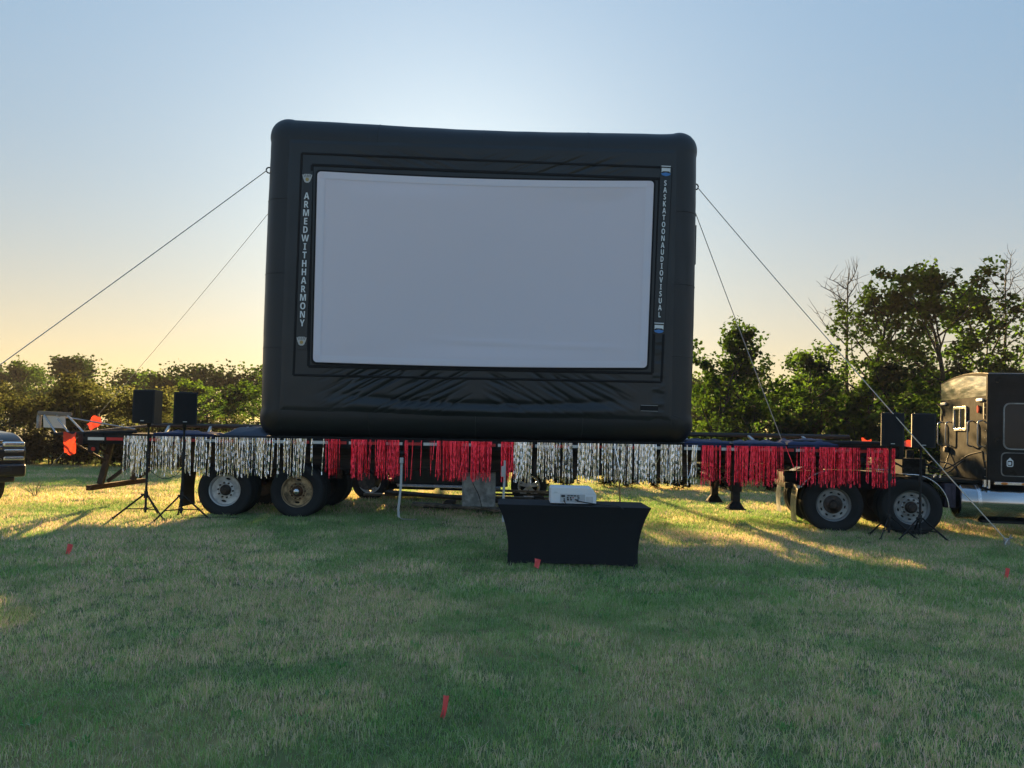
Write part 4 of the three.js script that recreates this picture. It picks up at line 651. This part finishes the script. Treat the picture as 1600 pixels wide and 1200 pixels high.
// ---------------------------------------------------------------- pin flags in the grass
function pinFlag(x, z, w, h, base, ry, label) {
  const s = thing('pin_flag', label, 'flag', [x, 0, z], ry, 'red pin flags in the grass');
  part(s, 'wire', rod([0, -0.1, 0], [0, base + h + 0.01, 0], 0.0015, 0.0015, 6), M.wire);
  part(s, 'vinyl', sheet(6, 10, (u, v) => [w * (u - 0.05) * (1 - 0.25 * v * u) - 0.02 * v * v, base + h * (1 - v) - 0.25 * w * u * u + 0.005 * Math.sin(v * 6), 0.012 * Math.sin(u * 4 + v * 3)]), M.pink);
}
pinFlag(-0.335, -4.30, 0.034, 0.125, 0.02, 0.2, 'nearest red pin flag, folded to a narrow strip in the foreground grass');
pinFlag(0.315, -8.95, 0.085, 0.10, 0.04, 0.4, 'red pin flag in front of the black table');
pinFlag(-5.16, -9.05, 0.055, 0.12, 0.03, 0.3, 'red pin flag on the left edge of the sunlit grass');
pinFlag(5.9, -9.15, 0.05, 0.12, 0.03, -0.3, 'red pin flag farthest right, below the guy rope stake');

// ---------------------------------------------------------------- planks under the trailer
{
  const r = rng(44);
  const spec = [[-2.5, 0.30, -15.6, 0.1, 0.20, -15.2, 0.2], [-3.0, 0.22, -15.9, 0.9, 0.24, -15.75, 0.14], [-1.9, 0.13, -15.1, 1.0, 0.05, -14.9, 0.2], [-1.7, 0.06, -15.35, 0.9, 0.05, -15.2, 0.2], [-0.4, 0.10, -14.75, 1.3, 0.05, -14.6, 0.2], [-0.6, 0.40, -15.5, 1.4, 0.38, -15.6, 0.2], [-0.5, 0.31, -15.55, 1.6, 0.34, -15.7, 0.22]];
  const lab = ['weathered plank tilting up out of the stack left of the toolbox', 'long thin plank lowest at the left end under the trailer', 'grey plank lying on the grass left of the toolbox', 'grey plank flat on the grass behind the toolbox', 'pale plank lying toward the projector from the toolbox', 'upper board spanning in front of the alloy pickup wheel', 'board under the one spanning before the alloy pickup wheel'];
  spec.forEach(([ax, ay, az, b, by, bz, w], i) => solo('plank', bar([0, 0, 0], [b - ax, by - ay, bz - az], 0.045, w), i % 3 ? M.wood : M.darkWood, [ax, ay, az], lab[i], 'plank', 'planks stacked under the trailer'));
  for (const [x, z, h, l] of [[-1.2, -15.45, 0.16, 'timber block holding up the tilted planks'], [0.6, -15.6, 0.28, 'timber block holding up the boards near the alloy wheel']]) solo('timber_block', bx(-0.1, 0.1, 0, h, -0.35, 0.35, 0.01), M.darkWood, [x, 0, z], l, 'block');
}

// ---------------------------------------------------------------- pickups
function pickup(pos, ry, label, rimStyle) {
  const P = thing('pickup_truck', label, 'pickup', pos, ry);
  const W = 1.9, wb = 3.52, R = 0.40;
  const s = new THREE.Shape(); s.moveTo(0.92, 0.62); s.lineTo(0.94, 1.0); s.quadraticCurveTo(0.9, 1.2, 0.6, 1.27); s.lineTo(-0.55, 1.36); s.lineTo(-2.95, 1.36); s.lineTo(-2.98, 1.32); s.lineTo(-wb - 1.25, 1.32); s.lineTo(-wb - 1.27, 0.66); s.lineTo(-wb - 0.55, 0.5);
  s.absarc(-wb, 0.5, 0.53, Math.PI - 0.05, -0.18, true); s.lineTo(-0.55, 0.40); s.absarc(0, 0.5, 0.53, Math.PI + 0.18, 0.22, true); s.closePath();
  const g = extrude(s, W - 0.1, 0.05, 10); part(P, 'body', move(g, 0, 0, -W + 0.05), M.carPaint);
  const cab = outline([[-0.72, 1.37], [-1.35, 1.88], [-1.6, 1.93], [-2.55, 1.93], [-2.8, 1.86], [-2.95, 1.37]]); part(P, 'cab', move(extrude(cab, W - 0.34, 0.06), 0, 0, -W + 0.17), M.carPaint);
  for (const z of [-0.055, -W + 0.045]) { part(P, 'side_window', move(extrude(outline([[-0.95, 1.42], [-1.42, 1.82], [-1.85, 1.84], [-1.85, 1.42]]), 0.01), 0, 0, z - 0.05), M.glassDark); part(P, 'side_window', move(extrude(outline([[-1.93, 1.42], [-1.93, 1.84], [-2.55, 1.84], [-2.75, 1.42]]), 0.01), 0, 0, z - 0.05), M.glassDark); }
  part(P, 'windscreen', sheet(4, 4, (u, v) => [lerp(-0.70, -1.31, v), lerp(1.44, 1.87, v), lerp(-W + 0.24, -0.24, u)]), M.glassDark);
  part(P, 'front_bumper', [bx(0.80, 1.06, 0.55, 0.78, -W + 0.03, -0.03, 0.05), bx(0.78, 1.02, 0.46, 0.56, -W + 0.2, -0.2, 0.03)], M.carPaint);
  part(P, 'bumper_trim', bx(1.055, 1.075, 0.64, 0.72, -W + 0.3, -0.3, 0.01), M.carPlastic);
  part(P, 'rear_bumper', bx(-wb - 1.38, -wb - 1.26, 0.55, 0.72, -W + 0.05, -0.05, 0.03), M.carPlastic);
  part(P, 'grille', [0, 1, 2, 3].map((k) => bx(0.93, 0.985, 0.84 + k * 0.1, 0.9 + k * 0.1, -W + 0.42, -0.42, 0.012)), M.chrome);
  for (const z of [-0.22, -W + 0.22]) { const h = sub(P, 'headlight', [0.9, 0, z]); for (let k = 0; k < 3; k++) part(h, 'lamp', bx(-0.17, 0.09, 0.83 + k * 0.125, 0.925 + k * 0.125, -0.19, 0.19, 0.035), M.clearLens); part(h, 'housing', bx(-0.15, 0.05, 0.81, 1.19, -0.17, 0.17, 0.02), M.carPlastic); }
  part(P, 'fender_badge', [bx(0.36, 0.56, 1.0, 1.06, -0.004, 0.006), bx(0.38, 0.54, 0.9, 0.94, -0.004, 0.006)], M.chrome);
  part(P, 'running_board', [bx(-wb + 0.62, -0.62, 0.30, 0.35, -0.12, 0.06, 0.015), bx(-wb + 0.6, -0.6, 0.355, 0.37, -0.1, 0.05, 0.005)], rimStyle === 'plain' ? M.carPlastic : M.alu);
  for (const x of [-0.72, -1.9]) part(P, 'door_handle', bx(x - 0.32, x - 0.14, 1.16, 1.19, 0, 0.03, 0.01), M.chrome);
  part(P, 'mirror', [bx(-0.92, -0.82, 1.38, 1.6, 0.02, 0.22, 0.03), bar([-0.85, 1.42, -0.1], [-0.86, 1.45, 0.05], 0.03)], M.carPlastic);
  for (const x of [-1.1, -wb + 1.0]) part(P, 'underbody', bx(x - 0.9, x + 0.4, 0.22, 0.45, -W + 0.35, -0.35, 0.03), M.blackSteel);
  for (const x of [0, -wb]) for (const z of [-0.14, -W + 0.14]) {
    const w = sub(P, 'wheel', [x, R - 0.012, z], z < -1 ? [0, Math.PI, 0] : undefined);
    part(w, 'tyre', lathe([[0.235, -0.1], [0.3, -0.125], [0.36, -0.125], [0.39, -0.11], [0.4, -0.085], [0.4, 0.085], [0.39, 0.11], [0.36, 0.125], [0.3, 0.125], [0.235, 0.1]], 40), M.rubber);
    const sp = []; for (let i = 0; i < 5; i++) { const a = i * 1.2566 + 0.31; for (const o of [-0.16, 0.16]) sp.push(bar([Math.cos(a + o * 1.8) * 0.05, Math.sin(a + o * 1.8) * 0.05, 0.085], [Math.cos(a + o) * 0.225, Math.sin(a + o) * 0.225, 0.09], 0.045, 0.03)); }
    part(w, 'rim', [lathe([[0.2, -0.08], [0.215, 0.05], [0.228, 0.1], [0.246, 0.112], [0.246, 0.1], [0.232, 0.09]], 36), lathe([[0.07, 0.07], [0.065, 0.105], [0, 0.108]], 20), ...sp], rimStyle === 'plain' ? M.blackSteel : M.alloy);
    part(w, 'brake_disc', lathe([[0.19, 0.0], [0.0, 0.0]], 24), M.blackSteel);
  }
  return P;
}
pickup([0.42, 0, -17.0], 0, 'black pickup with alloy wheels parked behind the trailer, seen beneath its deck', 'alloy');
pickup([-10.51, 0, -12.7], -0.5, 'front end of a dark pickup entering at the left edge of the picture', 'plain');

// ---------------------------------------------------------------- highway tractor
{
  const T = thing('semi_truck', 'black highway truck with a tall sleeper coupled to the trailer', 'truck', [6.25, 0, -13.25], -11 * DEG);
  const zc = -1.2; // centre line; near wheel faces at z = 0
  // frame
  for (const z of [zc - 0.42, zc + 0.42]) part(T, 'frame_rail', [bx(-1.35, 6.4, 0.72, 0.98, z - 0.04, z + 0.04)], M.blackSteel);
  for (const x of [-1.3, -0.1, 1.1]) part(T, 'frame_crossmember', bx(x - 0.04, x + 0.04, 0.74, 0.96, zc - 0.38, zc + 0.38), M.blackSteel);
  // wheels
  heavyWheel(T, -0.63, 0.475, -0.14, M.greyRim, M.brownSteel, 10, 'grey rim with ten hand holes and a brown hub cover', 'cover', 0.2);
  heavyWheel(T, 0.63, 0.48, -0.14, M.greyRim, M.brownSteel, 10, 'grey rim behind the tripod stand', 'nuts', 0);
  for (const x of [-0.63, 0.63]) { plainWheel(T, x, 0.475, -0.47); plainWheel(T, x, 0.475, -1.93); plainWheel(T, x, 0.475, -2.26); part(T, 'axle', rod([x, 0.475, -2.1], [x, 0.475, -0.3], 0.09, 0.09, 14), M.blackSteel); part(T, 'differential', [new THREE.SphereGeometry(0.2, 18, 12).translate(x, 0.48, zc)], M.blackSteel); }
  // fifth wheel
  part(T, 'fifth_wheel', [bx(-0.5, 0.5, 0.985, 1.03, zc - 0.45, zc + 0.45, 0.01)], M.blackSteel);
  // quarter fenders and mud flaps
  const arc = (x, a0, a1, r, z0, z1) => sheet(18, 2, (u, v) => { const a = lerp(a0, a1, u); return [x + Math.cos(a) * r, 0.475 + Math.sin(a) * r, lerp(z0, z1, v)]; });
  for (const [z0, z1] of [[-0.62, 0.0], [-2.4, -1.78]]) {
    part(T, 'front_fender', [arc(0.63, 0.05, 1.75, 0.57, z0, z1), tube(Array.from({ length: 12 }, (_, i) => { const a = lerp(0.05, 1.75, i / 11); return [0.63 + Math.cos(a) * 0.57, 0.475 + Math.sin(a) * 0.57, z1]; }), 0.012, 24, 6)], M.alu);
    part(T, 'rear_fender', [sheet(16, 2, (u, v) => { const a = lerp(1.75, 2.65, u); return [-0.63 + Math.cos(a) * 0.62, 0.475 + Math.sin(a) * 0.6, lerp(z0, z1, v)]; }), tube(Array.from({ length: 10 }, (_, i) => { const a = lerp(1.75, 2.65, i / 9); return [-0.63 + Math.cos(a) * 0.62, 0.475 + Math.sin(a) * 0.6, z1]; }), 0.012, 20, 6)], M.alu);
    part(T, 'flap_hanger', bx(-1.24, -1.2, 0.74, 0.79, z0 - 0.02, z1 + 0.02), M.galv);
    part(T, 'mud_flap', sheet(3, 8, (u, v) => [-1.225 - 0.03 * Math.sin(v * 3), lerp(0.74, 0.13, v), lerp(z0 + 0.02, z1 - 0.02, u)]), M.greyPaint, 'stiff grey mud flap');
    part(T, 'flap_marker', bx(-1.236, -1.231, 0.65, 0.7, z1 - 0.3, z1 - 0.12), M.redLens);
  }
  part(T, 'tail_bracket', [bx(-1.36, -1.18, 0.7, 0.8, -1.85, -0.55)], M.blackSteel);
  // sleeper: rear face at x = 1.8
  const SX = 1.8, Wn = -0.02, Wf = -2.24, top = 2.80;
  const prof = new THREE.Shape(); prof.moveTo(Wf, 0.99); prof.lineTo(Wn, 0.99); prof.lineTo(Wn, top - 0.03); prof.quadraticCurveTo(Wn, top, Wn - 0.05, top + 0.004); prof.quadraticCurveTo((Wn + Wf) / 2, top + 0.13, Wf + 0.05, top - 0.03); prof.quadraticCurveTo(Wf, top - 0.04, Wf, top - 0.09); prof.closePath();
  const body = extrude(prof, 2.3, 0.0, 14); body.rotateY(Math.PI / 2); body.scale(1, 1, -1); // shape x becomes z
  { const p = body.attributes.position; for (let i = 0; i < p.count; i++) p.setXYZ(i, SX + p.getX(i), p.getY(i), p.getZ(i)); const ix = body.index; body.computeVertexNormals(); }
  part(T, 'sleeper', body, M.truckPaint);
  const back = extrude(prof, 0.012, 0.0, 14); back.rotateY(Math.PI / 2); back.scale(1, 0.998, -0.985); back.translate(SX - 0.014, 0, -0.018); back.computeVertexNormals();
  part(T, 'rear_panel', back, M.truckBack);
  part(T, 'rear_cap', sheet(20, 4, (u, v) => { const z = lerp(Wf + 0.05, Wn - 0.04, u), crown = 0.075 * Math.sin(Math.PI * u); return [SX - 0.018, lerp(2.42, top - 0.06 + crown, v) , z]; }), M.polished, 'dull bright metal band across the top of the sleeper back');
  part(T, 'corner_trim', bx(SX - 0.022, SX + 0.02, 1.0, top - 0.03, Wn - 0.005, Wn + 0.012, 0.006), M.truckPaint);
  const X = SX - 0.02;
  // rear window
  const fs2 = roundRect(0.62, 0.44, 0.05); fs2.holes.push(roundRect(0.54, 0.36, 0.035, 0, 0, THREE.Path));
  const wn = sub(T, 'rear_window', [X, 2.05, -1.18], [0, -Math.PI / 2, 0]);
  part(wn, 'window_frame', extrude(fs2, 0.02, 0.004), M.alu); part(wn, 'pane', bx(-0.27, 0.27, -0.18, 0.18, 0.002, 0.008), M.glassDark); part(wn, 'divider', bx(-0.012, 0.012, -0.18, 0.18, 0.008, 0.022), M.alu);
  for (const z of [-0.18, -0.62, -1.68, -2.1]) part(T, 'grab_handle', tube([[X + 0.0, 1.55, z], [X - 0.07, 1.57, z], [X - 0.08, 1.7, z], [X - 0.08, 1.9, z], [X - 0.07, 1.98, z], [X, 2.0, z]], 0.014, 24, 8), M.galv);
  for (const z of [-0.12, -2.16]) part(T, 'edge_strip', bx(X - 0.015, X, 2.03, 2.3, z - 0.012, z + 0.012), M.alu);
  for (const z of [-0.28, -2.02]) { part(T, 'marker_lamp', bx(X - 0.03, X + 0.0, 2.33, 2.38, z - 0.13, z + 0.13, 0.01), M.whiteTape); part(T, 'oval_lamp', turn(new THREE.CylinderGeometry(0.045, 0.045, 0.02, 18), 0, 0, Math.PI / 2).scale(1, 1.5, 1).translate(X - 0.012, 2.2, z - 0.08), z > -1 ? M.redLens : M.chrome); }
  // air lines and fittings
  part(T, 'air_line', tube([[X, 1.47, -0.2], [X - 0.1, 1.4, -0.5], [X - 0.35, 1.12, -1.0], [X - 0.6, 1.2, -1.2], [X - 0.9, 1.16, -1.3], [0.6, 1.2, -1.2]], 0.014, 40, 6), M.cable);
  part(T, 'air_line', tube([[X, 1.42, -1.7], [X - 0.15, 1.1, -1.6], [X - 0.45, 1.05, -1.4], [X - 0.5, 1.25, -1.1], [X - 0.25, 1.2, -0.8], [X - 0.2, 1.08, -0.7]], 0.012, 40, 6), M.cable);
  part(T, 'air_line', tube([[X, 1.3, -1.0], [X - 0.4, 1.0, -1.0], [X - 1.0, 1.15, -1.1], [0.55, 1.3, -1.2]], 0.012, 40, 6), M.cable);
  part(T, 'gladhand', [bx(X - 0.06, X, 1.42, 1.54, -1.84, -1.7, 0.02), rod([X - 0.08, 1.48, -1.77], [X - 0.02, 1.48, -1.77], 0.05)], M.carPlastic);
  part(T, 'fitting', [rod([1.1, 1.02, -0.35], [1.1, 1.06, -0.35], 0.02), rod([1.16, 1.0, -0.3], [1.16, 1.05, -0.3], 0.02), rod([1.06, 1.0, -0.3], [1.06, 1.05, -0.3], 0.02)], M.chrome);
  part(T, 'pump', [bx(0.75, 1.15, 0.99, 1.3, -1.5, -1.0, 0.02), rod([0.95, 1.3, -1.25], [0.95, 1.45, -1.25], 0.07)], M.truckBack);
  part(T, 'deck_plate', bx(0.95, 1.76, 0.93, 0.975, -1.9, -0.2, 0.005), M.truckBack);
  part(T, 'battery_box', bx(1.16, 1.34, 0.5, 0.91, -0.55, -0.08, 0.02), M.purple);
  // side of the sleeper
  const win = roundRect(0.86, 0.78, 0.12); win.holes.push(roundRect(0.83, 0.75, 0.11, 0, 0, THREE.Path));
  part(T, 'side_window_seal', move(extrude(win, 0.012, 0.003), SX + 0.66, 1.91, Wn + 0.001), M.greyPaint);
  part(T, 'side_window', move(extrude(roundRect(0.83, 0.75, 0.11), 0.006), SX + 0.66, 1.91, Wn + 0.002), M.glassDark);
  const ht = sub(T, 'luggage_hatch', [SX + 0.70, 1.27, Wn + 0.001]);
  part(ht, 'door', extrude(roundRect(0.96, 0.36, 0.07), 0.008, 0.005), M.truckPaint);
  const seal = roundRect(1.0, 0.40, 0.08); seal.holes.push(roundRect(0.975, 0.375, 0.075, 0, 0, THREE.Path)); part(ht, 'seal', extrude(seal, 0.01), M.greyPaint);
  const bd = roundRect(0.10, 0.115, 0.03); bd.holes.push(roundRect(0.075, 0.085, 0.02, 0, 0, THREE.Path)); part(ht, 'emblem', [move(extrude(bd, 0.006), -0.37, 0.02, 0.016), move(extrude(outline([[-0.035, 0], [0.035, 0], [0, 0.04]]), 0.006), -0.37, 0.075, 0.016), move(extrude(roundRect(0.045, 0.05, 0.012), 0.006), -0.375, 0.018, 0.016)], M.print);
  part(T, 'skirt_strip', bx(SX + 0.1, SX + 2.25, 0.925, 0.975, Wn - 0.005, Wn + 0.02, 0.006), M.alu);
  for (const x of [0.25, 0.56, 0.87, 1.4]) part(T, 'amber_lamp', new THREE.SphereGeometry(0.05, 16, 10).scale(1.1, 0.42, 0.4).translate(SX + x, 0.95, Wn + 0.02), M.amber);
  part(T, 'skirt_bracket', [bx(SX - 0.06, SX - 0.02, 0.88, 1.0, -0.08, -0.02), bx(SX + 0.0, SX + 0.03, 0.86, 1.0, -0.05, 0.0)], M.alu);
  for (const y of [1.5, 2.42, 2.62]) part(T, 'panel_seam', bx(SX + 0.03, SX + 2.28, y - 0.006, y + 0.006, Wn, Wn + 0.006), M.truckBack);
  for (let k = 0; k < 11; k++) part(T, 'rivet', new THREE.SphereGeometry(0.009, 8, 6).translate(SX - 0.022, 1.05 + k * 0.13, Wn - 0.05), M.greyPaint);
  // fuel tank
  part(T, 'fuel_tank', [turn(lathe([[0, 0.0], [0.22, 0.002], [0.28, 0.015], [0.31, 0.05], [0.31, 2.05], [0.28, 2.085], [0, 2.1]], 44), 0, Math.PI / 2, 0).translate(SX - 0.42, 0.62, -0.30)], M.polished, 'polished cylindrical fuel tank');
  for (const x of [0.3, 1.1, 1.8]) part(T, 'tank_strap', turn(lathe([[0.313, -0.03], [0.318, -0.028], [0.318, 0.028], [0.313, 0.03]], 40), 0, Math.PI / 2, 0).translate(SX - 0.42 + x, 0.62, -0.30), M.alu);
  part(T, 'tank_step', [bx(SX - 0.05, SX + 1.65, 0.27, 0.31, -0.5, -0.12, 0.01)], M.blackSteel);
  // cab, bonnet and front end beyond the frame of the picture
  const cabS = outline([[SX + 2.3, 0.99], [SX + 3.4, 0.99], [SX + 3.45, 1.75], [SX + 3.2, 2.4], [SX + 2.3, 2.45]]); part(T, 'cab', move(extrude(cabS, 2.0, 0.03), 0, 0, -2.13), M.truckPaint);
  part(T, 'door_window', move(extrude(outline([[SX + 2.45, 1.75], [SX + 3.35, 1.75], [SX + 3.15, 2.25], [SX + 2.45, 2.28]]), 0.01), 0, 0, -0.1), M.glassDark);
  const hood = outline([[SX + 3.45, 0.75], [SX + 3.6, 0.75], [SX + 3.75, 1.1], [SX + 4.6, 1.1], [SX + 4.85, 0.6], [SX + 5.1, 0.6], [SX + 5.1, 1.55], [SX + 3.45, 1.72]]); part(T, 'bonnet', move(extrude(hood, 1.9, 0.04), 0, 0, -2.1), M.truckPaint);
  part(T, 'front_bumper', bx(SX + 5.15, SX + 5.3, 0.35, 0.7, -2.3, -0.05, 0.03), M.chrome);
  for (const z of [-0.16, -2.2]) { const w = heavyWheel(T, SX + 4.2, 0.485, z, M.greyRim, M.alu, 10, undefined, 'nuts', 0); }
  for (const z of [-0.06, -2.34]) part(T, 'exhaust_stack', [rod([SX + 2.35, 1.0, z + (z > -1 ? 0.12 : -0.12) * 0 - (z > -1 ? -0.1 : 0.1)], [SX + 2.35, 3.2, z - (z > -1 ? -0.1 : 0.1)], 0.065, 0.065, 18)], M.chrome);
  part(T, 'radio_aerial', rod([SX + 0.35, top + 0.02, -1.5], [SX + 0.35, top + 0.16, -1.5], 0.006), M.galv);
}

// ---------------------------------------------------------------- small growth in the field
{
  const r = rng(77), w = [];
  for (let i = 0; i < 7; i++) { const a = i * 0.9; w.push(limbGeo(growth(r, V(0, 0, 0), V(Math.cos(a) * 0.7, 1, Math.sin(a) * 0.7), 0.3 + r() * 0.12, 0.5, 4), 0.008, 0.004, 4)); }
  solo('dry_weed', mergeGeometries(w), M.twig, [-9.6, 0, -15.6], 'small dry weed standing in the shaded grass beside the left pickup', 'weed');
}

scene.fog = new THREE.FogExp2(0xe8e4da, 0.0008);
scene.traverse((o) => { if (o.isMesh) { o.castShadow = true; o.receiveShadow = true; } });
renderer.render(scene, camera);
